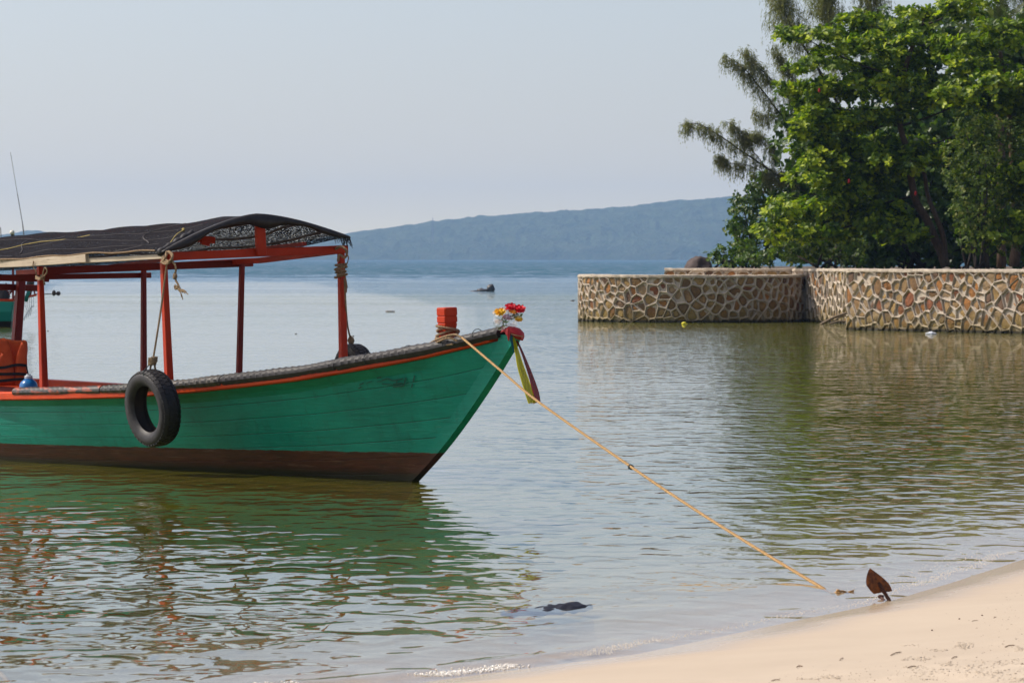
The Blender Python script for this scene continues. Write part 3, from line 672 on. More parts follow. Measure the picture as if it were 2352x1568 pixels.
# ------------------------------------------------------------------ the moored boat
TH = math.radians(55); BX, BY = -0.723, 31.8
MBT = Matrix.Translation((BX, BY, 0)) @ Matrix.Rotation(math.radians(125), 4, 'Z') @ Matrix.Rotation(math.radians(-2.0), 4, 'X')
MBI = MBT.inverted(); EYE = MBI @ Vector((0, 0, HEYE))
def rayl(px, py): return (MBI.to_3x3() @ Vector(((px-1176)/FPX, 1, -(py-HOR)/FPX)))
def on_v(px, py, v): d = rayl(px, py); t = (v-EYE.y)/d.y; return EYE+d*t
def on_u(px, py, u): d = rayl(px, py); t = (u-EYE.x)/d.x; return EYE+d*t
def hb_sheer(u):
    t = u+1.28
    if t <= 0: return 0.0
    b_ = 1.0*(1-(1-min(t/7.5, 1))**2.5)
    return b_*(1-0.10*max(0, (u-6.5)/2.2)**2)
def on_hull(px, py, fn=hb_sheer, off=0.0):
    lo, hi = -0.2, 1.3
    v = 0.6
    for _ in range(60):
        q = on_v(px, py, v); v = 0.6*v+0.4*(fn(q.x)+off)
    return on_v(px, py, v)
# rail underside (where red meets green) read along the near side
SHE = sorted([(q.x, q.z) for q in [on_hull(a, b) for a, b in ((0, 919), (110, 918), (240, 915), (300, 913), (450, 902), (600, 886), (700, 874), (800, 857), (900, 840), (1000, 820), (1090, 798), (1160, 780))]])
print('sheer', [(round(a, 2), round(b, 3)) for a, b in SHE])
SU = [-1.30]+[a for a, b in SHE]+[9.0]; SZ = [SHE[0][1]+0.035*max(0, (SHE[0][0]+1.30))*2]+[b for a, b in SHE]+[SHE[-1][1]+0.03]
def sheer(u, side=1): return float(np.interp(u, SU, SZ))-(0.082*min(1, max(0, (u+1.28)/2.6)) if side < 0 else 0)
STEM = [(945, 1105), (1000, 1045), (1036, 1000), (1072, 950), (1106, 900), (1138, 850), (1165, 805), (1180, 782)]
ST = [(on_v(a, b, 0.0).z, on_v(a, b, 0.0).x) for a, b in STEM]; print('stem', [(round(a, 2), round(b, 2)) for a, b in ST])
SZs = [-0.35]+[a for a, b in ST]; SXs = [0.42]+[b for a, b in ST]
def stem_u(z): return float(np.interp(z, SZs, SXs))
LEN = 8.7; KEEL = -0.28
KG = np.linspace(0, 1, 201)
def _sm(xp, fp):
    y = np.interp(np.linspace(-0.3, 1.3, 321), xp, fp, left=None, right=None); y[:60] = 2*fp[0]-y[120:60:-1]; y[261:] = 2*fp[-1]-y[259:199:-1]
    kx = np.exp(-(np.arange(-30, 31)/13.0)**2); kx /= kx.sum(); return np.convolve(y, kx, 'same')[60:261]
KT = (_sm([0, .12, .26, .6, 1], [.10, .62, .86, .96, 1.0]), _sm([0, .26, .6, 1], [1.1, 1.35, 1.8, 2.5]), _sm([0, .26, .6, 1], [5.0, 5.6, 6.6, 7.5]))
def hull_pt(kap, t, side=1, off=0.0):
    """kap 0 keel .. 1 rail underside; t 0 stem .. 1 transom"""
    u = -1.25+t*(LEN+1.25)
    for _ in range(8):
        zz = KEEL+kap*(sheer(u, side)-KEEL); us = stem_u(zz); u = us+t**1.25*(LEN-us)
    d = max(u-us, 0)
    Bm, p, D = (float(np.interp(kap, KG, T_)) for T_ in KT)
    b_ = Bm*(1-(1-min(d/D, 1))**p)
    if kap > 0.985: b_ = hb_sheer(u) if u > us else 0
    b_ *= (1-0.10*max(0, (u-6.5)/2.2)**2) if kap <= 0.985 else 1
    return Vector((u, side*(b_+off+0.03), zz))
boat = empty('wooden_boat', (BX, BY, 0), 'green and red wooden boat with netted canopy moored in the shallows, bow towards the beach', 'boat')
boat.rotation_euler = (Matrix.Rotation(math.radians(125), 4, 'Z') @ Matrix.Rotation(math.radians(-2.0), 4, 'X')).to_euler()
def bp(name, mb, mat, parent=None, **kw):
    o = link(name, mb, mat, parent or boat, origin=(0, 0, 0), **kw); return o
KS = [0.0, 0.10, 0.20, 0.31, 0.42, 0.53, 0.64, 0.76, 0.88, 1.0]
NT = 46
for side in (1, -1):
    shell = MB(); rows = []
    for j in range(13):
        kap = j/12; rows += [hull_pt(kap, i/NT, side, -0.034) if i else hull_pt(kap, 0, side, -0.034) for i in range(NT+1)]
    shell.add(rows, [(j*(NT+1)+i, j*(NT+1)+i+1, (j+1)*(NT+1)+i+1, (j+1)*(NT+1)+i) for j in range(12) for i in range(NT)])
    bp('hull_lining', shell, 'maroon_paint', smoothf=True)
    for a, b_ in zip(KS, KS[1:]):
        pl = MB(); g = 0.0013; rows = []
        for i in range(NT+1):
            t = i/NT; A = hull_pt(a+g, t, side, 0); B = hull_pt(b_-g, t, side, 0); C = hull_pt((a+b_)/2, t, side, 0.0004)
            A2 = hull_pt(a+g, t, side, -0.022); B2 = hull_pt(b_-g, t, side, -0.022)
            e1 = A.lerp(C, 0.05); e2 = B.lerp(C, 0.05); dn = Vector((0, side*0.0010, 0))
            rows.append([A2, A-dn, e1, C, e2, B-dn, B2])
        vs = [v for r_ in rows for v in r_]; k = 7
        fs = [(i*k+j, i*k+(j+1) % k, (i+1)*k+(j+1) % k, (i+1)*k+j) for i in range(NT) for j in range(k)]+[tuple(range(k)), tuple(NT*k+j for j in range(k-1, -1, -1))]
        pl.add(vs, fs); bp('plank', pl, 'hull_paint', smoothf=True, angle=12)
# stem post: a broad timber along the raking bow
sp = MB(); rows = []
for i in range(19):
    z = -0.30+(1.075+0.30)*i/18; u = stem_u(z); wd = 0.060
    rows.append([Vector((u+0.085, wd*0.5+0.030, z)), Vector((u+0.010, wd*0.72, z)), Vector((u-0.050, wd*0.55, z)), Vector((u-0.050, -wd*0.55, z)), Vector((u+0.010, -wd*0.72, z)), Vector((u+0.085, -wd*0.5-0.030, z))])
sp.add([v for r_ in rows for v in r_], [(i*6+j, i*6+(j+1) % 6, (i+1)*6+(j+1) % 6, (i+1)*6+j) for i in range(18) for j in range(6)]+[tuple(range(5, -1, -1)), tuple(18*6+j for j in range(6))])
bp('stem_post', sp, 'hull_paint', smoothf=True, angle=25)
# transom, rails, floor, thwarts
tm = MB(); ring = [hull_pt(k/10, 1.0, 1) for k in range(11)]+[hull_pt(k/10, 1.0, -1) for k in range(10, -1, -1)]
tm.add(ring+[v+Vector((-0.04, 0, 0)) for v in ring], [tuple(range(22)), tuple(range(43, 21, -1))]+[(i, 22+i, 22+(i+1) % 22, (i+1) % 22) for i in range(22)])
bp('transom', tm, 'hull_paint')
RAILH = 0.066
def rail_us(n, u0=-1.22, u1=LEN): return [u0+(u1-u0)*(i/n)**1.1 for i in range(n+1)]
for side in (1, -1):
    r_ = MB(); rows = []
    for u in rail_us(60, -1.17):
        b_ = hb_sheer(u)+0.03; z = sheer(u, side); hh = RAILH*min(1, 0.55+0.45*(u+1.2)/1.5)
        rows.append([Vector((u, side*(b_+0.020), z+0.002)), Vector((u, side*(b_+0.030), z+0.012)), Vector((u, side*(b_+0.030), z+hh-0.01)), Vector((u, side*(b_+0.018), z+hh)), Vector((u, side*(b_-0.07), z+hh)), Vector((u, side*(b_-0.07), z-0.01)), Vector((u, side*(b_-0.030), z-0.01)), Vector((u, side*(b_-0.030), z+0.002))])
    n = len(rows); r_.add([v for q in rows for v in q], [(i*8+j, i*8+(j+1) % 8, (i+1)*8+(j+1) % 8, (i+1)*8+j) for i in range(n-1) for j in range(8)]+[tuple(range(8)), tuple((n-1)*8+j for j in range(7, -1, -1))])
    bp('gunwale', r_, 'rail_paint')
fl = MB(); rows = []
for i in range(31):
    u = 1.0+(LEN-1.2)*i/30; b_ = max(abs(hull_pt((0.10-KEEL)/(sheer(u)-KEEL), min(1, max(0, (u-stem_u(0.1))/(LEN-stem_u(0.1)))**0.8), 1).y)-0.12, 0.03); rows.append([Vector((u, b_, 0.12)), Vector((u, -b_, 0.12)), Vector((u, -b_, 0.09)), Vector((u, b_, 0.09))])
fl.add([v for q in rows for v in q], [(i*4+j, i*4+(j+1) % 4, (i+1)*4+(j+1) % 4, (i+1)*4+j) for i in range(30) for j in range(4)]+[(0, 1, 2, 3), (123, 122, 121, 120)])
bp('floor', fl, 'deck_wood')
fd = MB(); rows = []
for i in range(13):
    u = -1.05+1.75*i/12; b_ = max(hb_sheer(u)-0.045, 0.012); z = sheer(u)+0.035; z2 = sheer(u, -1)+0.035; rows.append([Vector((u, b_, z)), Vector((u, -b_, z2)), Vector((u, -b_, z2-0.03)), Vector((u, b_, z-0.03))])
fd.add([v for q in rows for v in q], [(i*4+j, i*4+(j+1) % 4, (i+1)*4+(j+1) % 4, (i+1)*4+j) for i in range(12) for j in range(4)]+[(0, 1, 2, 3), (51, 50, 49, 48)])
bp('foredeck', fd, 'deck_wood')
for u in (1.2, 3.0, 4.6, 6.2):
    th = MB(); b_ = abs(hull_pt((0.42-KEEL)/(sheer(u)-KEEL), (u+1.25)/(LEN+1.25)*0.97, 1).y)-0.10; th.box((u, 0, 0.42), (0.24, 2*b_, 0.035)); bp('thwart', th, 'deck_wood')
# rubber guards lashed over the near and far rails
def guard(u0, u1, mat, rad=0.042, side=1, lug=0.0, drop=0.0, seed=0):
    g = MB(); n = max(6, int((u1-u0)/0.022)); rows = []; m = 12
    for i in range(n+1):
        u = u0+(u1-u0)*i/n; b_ = hb_sheer(u)+0.03; z = sheer(u, side)+0.067*min(1, 0.75+0.25*(u+1.2)/1.0)-drop
        wob = 0.004*mn.noise(Vector((u*3, seed, 0)))*2; row = []
        for k in range(m):
            a = math.pi*(-0.32+1.52*k/(m-1)); rr = rad*(1+0.03*math.sin(u*90+k))+(lug if (i+(k//2)) % 3 == 0 and 1 < k < m-1 else 0)+wob
            row.append(Vector((u, side*(b_+0.004+math.cos(a)*rr*1.15), z+math.sin(a)*rr*1.0)))
        for k in (m-1, 0): row.append(row[k]+Vector((0, side*0.0, 0)) if False else Vector((u, side*(b_+0.004+math.cos(math.pi*(-0.32+1.52*k/(m-1)))*rad*0.95), z+math.sin(math.pi*(-0.32+1.52*k/(m-1)))*rad*0.80)))
        rows.append(row)
    K = m+2
    g.add([v for q in rows for v in q], [(i*K+j, i*K+(j+1) % K, (i+1)*K+(j+1) % K, (i+1)*K+j) for i in range(n) for j in range(K)]+[tuple(range(K)), tuple(n*K+j for j in range(K-1, -1, -1))])
    return bp('rubber_guard', g, mat, smoothf=True, angle=24)
def uat(px, py=880): return on_hull(px, py).x
print('u at', [(p, round(uat(p), 2)) for p in (0, 45, 245, 300, 428, 525, 790, 1160)])
guard(uat(246, 890), uat(46, 893)-0.0, 'worn_rubber', 0.034, lug=0.002, seed=1)
guard(uat(330, 884), uat(249, 890), 'old_rubber', 0.036, lug=0.006, seed=2)
guard(uat(523, 875), uat(332, 884), 'old_rubber', 0.040, lug=0.007, seed=3)
guard(uat(788, 838), uat(527, 875), 'rubber', 0.043, lug=0.005, seed=4)
guard(uat(1163, 768), uat(792, 838), 'rubber', 0.045, lug=0.005, seed=5)
guard(-1.0, 3.2, 'rubber', 0.042, side=-1, lug=0.003, seed=6)
# lashings and stitches on the guards
for px in (800, 860, 950, 1040, 1110):
    u = uat(px, 830 if px < 900 else 790); c = MB(); b_ = hb_sheer(u)+0.03; z = sheer(u)+0.067
    c.tube([Vector((u+0.004*k, b_+0.004+math.cos(math.pi*(-0.28+1.35*k/8))*0.047*1.15, z+math.sin(math.pi*(-0.28+1.35*k/8))*0.048)) for k in range(9)], 0.003, 5)
    bp('lashing', c, 'cord_dark')
# posts, beams
def post(px_t, py_t, px_b, py_b, m_u, side, w0, w1, mat, zb_extra=0.25):
    pass
PST = []
FR = [(2.145, 0.788, 0.050), (3.82, 0.915, 0.048), (5.49, 0.975, 0.046), (7.60, 0.955, 0.062)]
def topz(px, py, u): return on_u(px, py, u)
pdefs = [  # top px, bottom px, v guess sign, widths top/bottom, material
    ((375, 588), (388, 866), 1, 0.044, 0.056, 'red_paint', 2.145), ((783, 572), (789, 842), -1, 0.046, 0.058, 'red_paint', 2.145),
    ((92, 612), (101, 890), 1, 0.040, 0.056, 'red_paint', 3.82), ((556, 600), (549, 870), -1, 0.038, 0.044, 'maroon_paint', 3.82),
    ((330, 612), (330, 885), -1, 0.038, 0.048, 'maroon_paint', 5.49), ((50, 622), (33, 850), -1, 0.066, 0.080, 'maroon_paint', 7.6)]
TOPS = {}
for (tx, ty), (bx, by), side, w0, w1, mat, u in pdefs:
    v = hb_sheer(u)*side-0.035*side
    if u == 7.6: v = -0.86
    A = on_u(tx, ty, u); B = on_v(bx, by, v*0.985)
    # keep both ends near the frame plane: top on the frame, bottom on the rail line
    A = Vector((u, A.y, A.z)); B = Vector((B.x, B.y, B.z)); low = B+(B-A).normalized()*(0.02 if side > 0 else 0.12)
    p = MB(); p.beam(low, A, w1, w1, w0, w0, up=Vector((0, 1, 0))); bp('post', p, mat); TOPS[(u, side)] = A
    print('post', u, side, [round(c, 2) for c in A], [round(c, 2) for c in B])
for u, side in ((5.49, 1), (7.6, 1)):
    v = hb_sheer(u)-0.04; A = Vector((u, v+0.02, TOPS[(3.82, 1)].z-0.01)); p = MB(); p.beam((u, v-0.03, 0.55), A, 0.055, 0.055, 0.042, 0.042, up=Vector((0, 1, 0))); bp('post', p, 'red_paint'); TOPS[(u, side)] = A
# front crossbeam (face seen between the two front posts)
def xbeam(u, a, b_, h, t, mat, name='crossbeam'):
    A = on_u(*a, u); B = on_u(*b_, u); p = MB(); p.beam(A, B, t, h, t, h*0.96); return bp(name, p, mat), A, B
_, FA, FB = xbeam(2.10, (386, 589), (797, 572), 0.062, 0.035, 'red_paint')
xbeam(3.87, (96, 622), (579, 604), 0.058, 0.04, 'maroon_paint')
xbeam(5.54, (-160, 640), (345, 632), 0.046, 0.04, 'maroon_paint')
xbeam(7.65, (-340, 648), (95, 662), 0.058, 0.05, 'maroon_paint')
xbeam(7.20, (-340, 630), (110, 640), 0.060, 0.05, 'maroon_paint')
# king post on the front beam, ridge prop behind
K0 = on_u(600, 586, 2.06); K1 = on_u(596, 503, 2.06); p = MB(); p.beam(K0, K1, 0.034, 0.085, 0.034, 0.078, up=Vector((0, 1, 0))); bp('king_post', p, 'red_paint')
# side beams
def sbeam(pts, h, t, mat, name='side_beam'):
    p = MB(); P_ = pts
    for a, b_ in zip(P_, P_[1:]): p.beam(a, b_, t, h)
    return bp(name, p, mat)
NA = [on_v(377, 589, 0.80), on_v(190, 599, 0.90)]; NB_ = [on_v(200, 593, 0.915), on_v(60, 603, 0.965), on_v(-60, 608, 0.99), on_v(-330, 618, 0.98)]
sbeam(NA, 0.036, 0.030, 'pale_wood'); sbeam(NB_, 0.064, 0.030, 'pale_wood')
sbeam([on_v(772, 577, -0.775), on_v(600, 598, -0.90), on_v(330, 612, -0.955), on_v(40, 626, -0.96)], 0.045, 0.03, 'red_paint')
inner = MB(); inner.beam(on_v(700, 560, -0.40), on_v(250, 612, -0.55), 0.03, 0.03); bp('rafter', inner, 'maroon_paint')
# net canopy: ridge and eaves are lines of the frame, cloth sags between
def ridge_pt(u):
    a = float(np.interp(u, [2.0, 2.35, 2.9, 4.4, 6.2, 8.4], [K1.z+0.038, K1.z+0.020, 1.885, 1.835, 1.775, 1.72]))
    return a
EN = [on_v(376, 578, 0.83), on_v(190, 586, 0.93), on_v(0, 600, 1.0), on_v(-330, 612, 1.0)]
EF = [on_u(797, 544, 2.05), on_v(600, 588, -0.93), on_v(330, 602, -0.98), on_v(0, 622, -1.0)]
def ev(lst, u, i): return float(np.interp(u, [q.x for q in lst], [q[i] for q in lst]))
print('eaves', [[round(c, 2) for c in q] for q in EN+EF], 'ridge', K1)
def net_pt(u, c):
    """c -1 near eave .. 0 ridge .. 1 far eave"""
    L_ = EN if c < 0 else EF; vy, vz = ev(L_, u, 1), ev(L_, u, 2); rz = ridge_pt(u); a = abs(c)
    z = rz+(vz-rz)*(a**1.45 if c < 0 else a**1.5)
    sag = 0.028*math.sin(math.pi*min(a, 1))*(0.5-0.5*math.cos(2*math.pi*(u-2.1)/1.67))
    fold = 0.014*math.sin(9*a+2.2*u+2*mn.noise(Vector((u, c*2, 3))))*math.sin(math.pi*min(a, 1))+0.022*mn.noise(Vector((u*2.2, c*3.1, 1)))*(1-(a > 0.97))
    front = max(0, 1-(u-2.0)/0.5)
    return Vector((u, vy*a if True else 0, z-sag*(1-front)+fold*(1-front)))
nb = MB(); NU, NC = 90, 40; rows = []
for i in range(NU+1):
    u = 2.02+(8.3-2.02)*(i/NU)**1.15
    for j in range(NC+1): rows.append(net_pt(u, -1.0+2.0*j/NC))
nb.add(rows, [(i*(NC+1)+j, i*(NC+1)+j+1, (i+1)*(NC+1)+j+1, (i+1)*(NC+1)+j) for i in range(NU) for j in range(NC)])
no = bp('shade_net', nb, 'shade_net', smoothf=True)
# doubled hem along the front edge, and the roll over it
hm_ = MB(); rows = []
for j in range(49):
    c = -1.0+2.0*j/48; P0 = net_pt(2.02, c); a = abs(c); dr = (0.055+0.030*math.sin(7*c+1)+0.02*mn.noise(Vector((c*5, 0, 0))))*(1-a**3)+0.012
    rows.append([P0+Vector((-0.010, 0, 0.006)), P0+Vector((-0.026, 0, -dr*0.5)), P0+Vector((-0.012, 0, -dr)), P0+Vector((0.02, 0, -dr*0.9)), P0+Vector((0.03, 0, 0.004))])
hm_.add([v for r_ in rows for v in r_], [(i*5+j, i*5+(j+1) % 5, (i+1)*5+(j+1) % 5, (i+1)*5+j) for i in range(48) for j in range(5)]+[(4, 3, 2, 1, 0), (240, 241, 242, 243, 244)])
bp('net_hem', hm_, 'rubber', smoothf=True)
rl = MB(); pp = [net_pt(2.06+0.10*j/20, -1.0+0.42*j/20)+Vector((-0.02, 0.0, 0.0)) for j in range(21)]
rl.tube([p_+Vector((0.004*math.sin(k*2.1), 0.004*math.cos(k*1.7), -0.008)) for k, p_ in enumerate(pp)], [0.026+0.006*math.sin(k*1.3) for k in range(21)], 9); bp('net_roll', rl, 'rubber', smoothf=True)
for cc in (-0.78, -0.52, -0.26, 0.26, 0.5, 0.76):     # battens under the net
    bt = MB(); bt.tube([net_pt(2.05+(8.2-2.05)*k/24, cc)+Vector((0, 0, -0.016)) for k in range(25)], 0.010, 6); bp('batten', bt, 'far_dark')
rp = MB(); rp.tube([Vector((2.05+(8.2-2.05)*k/24, 0, ridge_pt(2.05+(8.2-2.05)*k/24)-0.02)) for k in range(25)], 0.014, 7); bp('ridge_pole', rp, 'maroon_paint')
cl = MB(); q0 = on_u(455, 548, 2.5); q1 = on_u(492, 552, 2.5); cl.beam(q0, q1, 0.03, 0.05); cl.beam(on_u(462, 556, 2.48), on_u(480, 561, 2.48), 0.03, 0.03); bp('ridge_cleat', cl, 'red_paint')
# frayed net threads at the far front corner
fr_ = MB(); c0 = net_pt(2.02, 1.0); rnd = random.Random(4)
for k in range(46):
    s_ = net_pt(2.02, 1.0-0.16*rnd.random()); e_ = s_+Vector((rnd.uniform(-.03, .02), rnd.uniform(-.05, .01), -rnd.uniform(0.03, 0.10))); fr_.tube([s_, (s_+e_)/2+Vector((rnd.uniform(-.01, .01), rnd.uniform(-.01, .01), 0)), e_], 0.0022, 4)
bp('net_fringe', fr_, 'rubber', kind='stuff')
# edge rope along the near eave, seams and ties on the net
er = MB(); er.rope(smooth([net_pt(2.1+(8.0-2.1)*k/30, -0.985)+Vector((0, 0.012, 0.006+0.006*math.sin(k*1.9))) for k in range(31)], 3), 0.0075); bp('edge_rope', er, 'rope_old')
def on_net(u, c, up=0.006): return net_pt(u, c)+Vector((0, 0, up))
t1 = MB(); t1.tube([on_net(float(np.interp(k, [0, 12], [4.0, 6.0])), float(np.interp(k, [0, 12], [-0.32, -0.98]))) for k in range(13)], 0.0035, 5); bp('net_tie', t1, 'cord_yellow')
t2 = MB(); t2.tube([on_net(2.5-0.035*k, float(np.interp(k, [0, 12], [-0.40, -0.86])), 0.012) for k in range(13)], 0.0038, 5); t2.blob(on_net(2.5, -0.40, 0.014), (0.014, 0.014, 0.014), 3); bp('net_tie', t2, 'cord_yellow')
for u_ in (2.75, 4.6): 
    t3 = MB(); t3.tube([on_net(u_+0.25*math.sin(k/11*3), -0.2-0.76*k/22, 0.006) for k in range(23)], 0.0028, 5); bp('net_seam', t3, 'net_thread')
for c_ in (-0.35, -0.58, -0.8):
    t3 = MB(); t3.tube([on_net(2.3+5.5*k/60, c_+0.02*math.sin(k*0.7), 0.003) for k in range(61)], 0.0016, 4); bp('net_seam', t3, 'net_thread')

# bitt (square mooring post) on the foredeck with grooves
uq = 0.22; Q = on_v(1029, 800, 0.0); base = Q
bt = MB(); sc2 = 0.5*0.125
def sq(z, r_, c=0.14):
    return [Vector((x*r_, y*r_, z)) for x, y in ((-1+c, -1), (1-c, -1), (1, -1+c), (1, 1-c), (1-c, 1), (-1+c, 1), (-1, 1-c), (-1, -1+c))]
Ztop = on_v(1029, 706, 0.0).z; Zb = Q.z-0.06; H_ = Ztop-Q.z
prof = [(Zb, .88), (Q.z+0.02, .88), (Q.z+H_*0.40, .80), (Q.z+H_*0.60, .97), (Q.z+H_*0.615, .90), (Q.z+H_*0.63, .90), (Q.z+H_*0.645, 1.0), (Q.z+H_*0.775, 1.0), (Q.z+H_*0.79, .92), (Q.z+H_*0.80, .92), (Q.z+H_*0.815, 1.01), (Q.z+H_*0.97, 1.01), (Ztop, .93)]
vs = [v+Vector((Q.x, 0.0, 0)) for z_, r_ in prof for v in sq(z_, 0.055*r_)]; n = len(prof)
bt.add(vs, [(i*8+j, i*8+(j+1) % 8, (i+1)*8+(j+1) % 8, (i+1)*8+j) for i in range(n-1) for j in range(8)]+[tuple(range(7, -1, -1)), tuple((n-1)*8+j for j in range(8))])
bp('mooring_post', bt, 'red_paint')
bb = MB(); bb.box((Q.x+0.06, 0.0, sheer(Q.x)+0.05), (0.30, 0.20, 0.04)); bp('post_base', bb, 'red_paint')
# worn lettering marks left on the bow planking
def onpl(px, py, off=0.010):
    lo, hi = 0.0, 1.2
    for _ in range(40):
        mid = (lo+hi)/2; q = on_v(px, py, mid)
        # surface half-breadth at q
        kap = min(max((q.z-KEEL)/(sheer(q.x)-KEEL), 0), 0.98)
        us = stem_u(q.z); d = max(q.x-us, 0)
        Bm, p_, D = (float(np.interp(kap, KG, T_)) for T_ in KT)
        s_ = Bm*(1-(1-min(d/D, 1))**p_)+0.03
        if mid < s_: lo = mid
        else: hi = mid
    q = on_v(px, py, lo); return q+Vector((0, off, 0))
lt = MB()
def stroke(a, b_, wpx, k=5):
    vs = []
    for i in range(k+1):
        t = i/k; x = a[0]+(b_[0]-a[0])*t; y = a[1]+(b_[1]-a[1])*t; L_ = math.hypot(b_[0]-a[0], b_[1]-a[1]); nx, ny = -(b_[1]-a[1])/L_*wpx/2, (b_[0]-a[0])/L_*wpx/2
        for s_ in (1, -1):
            vs.append(onpl(x+nx*s_, y+ny*s_))
    lt.add(vs, [(2*i, 2*i+1, 2*i+3, 2*i+2) for i in range(k)])
for a, b_, w_ in (((955, 862), (951, 878), 3), ((950, 881), (948, 890), 3), ((935, 867), (929, 887), 3), ((905, 874), (929, 869), 3), ((905, 882), (927, 879), 3), ((905, 888), (930, 885), 3.5), ((915, 872), (913, 880), 2.5), ((893, 869), (905, 874), 3), ((880, 873), (893, 869), 3), ((880, 881), (903, 883), 2.5), ((868, 868), (878, 866), 3), ((868, 876), (880, 875), 2), ((828, 884), (838, 879), 3), ((826, 892), (833, 888), 3), ((845, 879), (857, 875), 2)):
    stroke(a, b_, w_)
m = newmat('faded_lettering'); b = NB(m); b.shade(b.pbsdf((0.004, 0.070, 0.056), 0.6)); M['faded_lettering'] = m
bp('faded_lettering', lt, 'faded_lettering', kind='stuff')

# ------------------------------------------------------------------ tyres
def make_tyre(C, axis, R0, wd, label, group, seed=0):
    """C world centre, axis world unit vector; carcass, tread blocks and lining"""
    ax = Vector(axis).normalized(); q = ax.to_track_quat('Z', 'Y').to_matrix().to_4x4(); t = empty('tyre', C, label, 'tyre', group); r0 = R0*0.60; h = wd/2
    prof = [(r0, -h*0.62), (r0+0.012, -h*0.80), (r0+(R0-r0)*0.35, -h*1.0), (r0+(R0-r0)*0.70, -h*0.99), (R0-0.026, -h*0.88), (R0-0.010, -h*0.76), (R0-0.006, -h*0.3), (R0-0.004, 0), (R0-0.006, h*0.3), (R0-0.010, h*0.76), (R0-0.026, h*0.88), (r0+(R0-r0)*0.70, h*0.99), (r0+(R0-r0)*0.35, h*1.0), (r0+0.012, h*0.80), (r0, h*0.62)]
    inn = [(r0+0.010, h*0.58), (r0+(R0-r0)*0.40, h*0.86), (R0-0.040, h*0.76), (R0-0.026, 0), (R0-0.040, -h*0.76), (r0+(R0-r0)*0.40, -h*0.86), (r0+0.010, -h*0.58)]
    c = MB(); c.lathe(prof, 72, q, False); c.f = c.f[:-2]; c.add([], []); o1 = link('carcass', c, 'rubber', t, smoothf=True, origin=(0, 0, 0))
    l = MB(); l.lathe([prof[-1]]+inn+[prof[0]], 72, q, False); l.f = l.f[:-2]; link('lining', l, 'tyre_inside', t, smoothf=True, origin=(0, 0, 0))
    tr = MB(); NBk = 44
    for k in range(NBk):
        for (z0, z1, sh) in ((-0.86, -0.52, 0.0), (-0.44, -0.06, 0.5), (0.06, 0.44, 0.0), (0.52, 0.86, 0.5)):
            a0 = 2*math.pi*(k+sh)/NBk; a1 = a0+2*math.pi/NBk*0.72; vs = []
            for rr in (0.0, 1.0):
                for (a, z_) in ((a0, z0), (a1, z0+0.03), (a1, z1+0.03), (a0, z1)):
                    rb = R0-0.010-0.012*max(0, abs(z_)-0.6)/0.26; r_ = rb-0.004+rr*0.013; v = Vector((r_*math.cos(a), r_*math.sin(a), z_*h)); vs.append(q @ v)
            tr.add(vs, [(4, 5, 6, 7), (0, 1, 5, 4), (1, 2, 6, 5), (2, 3, 7, 6), (3, 0, 4, 7)])
    link('tread', tr, 'rubber', t, origin=(0, 0, 0))
    return t
R3 = MBT.to_3x3()
tc = on_v(351, 937, 1.045); tcw = MBT @ tc
rbt = make_tyre(tcw, R3 @ Vector((-0.03, 1.0, -0.10)), 0.288, 0.165, 'old black tyre hung as a fender on the near side of the green hull', None)
fc = MBT @ on_v(812, 862, -(hb_sheer(1.9)+0.17))
make_tyre(fc, R3 @ Vector((-0.10, -1.0, -0.05)), 0.245, 0.15, 'black tyre on the far side of the boat, its top showing over the rail', None)

def top(name, mb, mat, label, cat, group=None, smoothf=True, **kw):
    return link(name, mb, mat, None, label=label, cat=cat, group=group, smoothf=smoothf, **kw)
def T(px, py, Y): return W(px, py, Y)
def onb(px, py, v): return MBT @ on_v(px, py, v)
# rope from the near front post down to the tyre
kn = tcw+Vector((0, 0, 0.288+0.06)); Yt = onb(377, 600, 0.86).y
fr_rope = empty('fender_rope', kn, 'thin rope from the canopy corner down to the hanging tyre, knotted at the tyre', 'rope')
g = MB(); a_ = onb(383, 605, 0.86); g.rope(smooth([a_, a_.lerp(kn, 0.5)+Vector((0.004, 0, -0.01)), kn]), 0.0085)
o = link('cord', g, 'rope_old', fr_rope, origin=kn); o.location = (0, 0, 0)
g = MB(); rnd = random.Random(2)
for k in range(7):
    an = k*0.9; g.rope(smooth([kn+Vector((0.03*math.cos(an+j*1.1), 0.03*math.sin(an+j*1.1), 0.03*math.sin(j*1.7+k))) for j in range(6)], 4), 0.008)
for k in (-1, 1):
    g.rope(smooth([kn+Vector((0.012*k, 0, -0.02)), kn+Vector((0.020*k, -0.01, -0.07)), kn+Vector((0.026*k, 0.03, -0.13)), kn+Vector((0.02*k, 0.08, -0.17))]), 0.009)
o = link('knot', g, 'rope_old', fr_rope, origin=kn); o.location = (0, 0, 0)
g = MB(); g.rope(smooth([kn, kn+Vector((-0.045, -0.03, -0.05)), kn+Vector((-0.062, -0.09, -0.085)), kn+Vector((-0.05, -0.10, -0.12)), kn+Vector((-0.02, -0.05, -0.17))]), 0.005); o = link('thin_cord', g, 'cord_dark', fr_rope, origin=kn); o.location = (0, 0, 0)
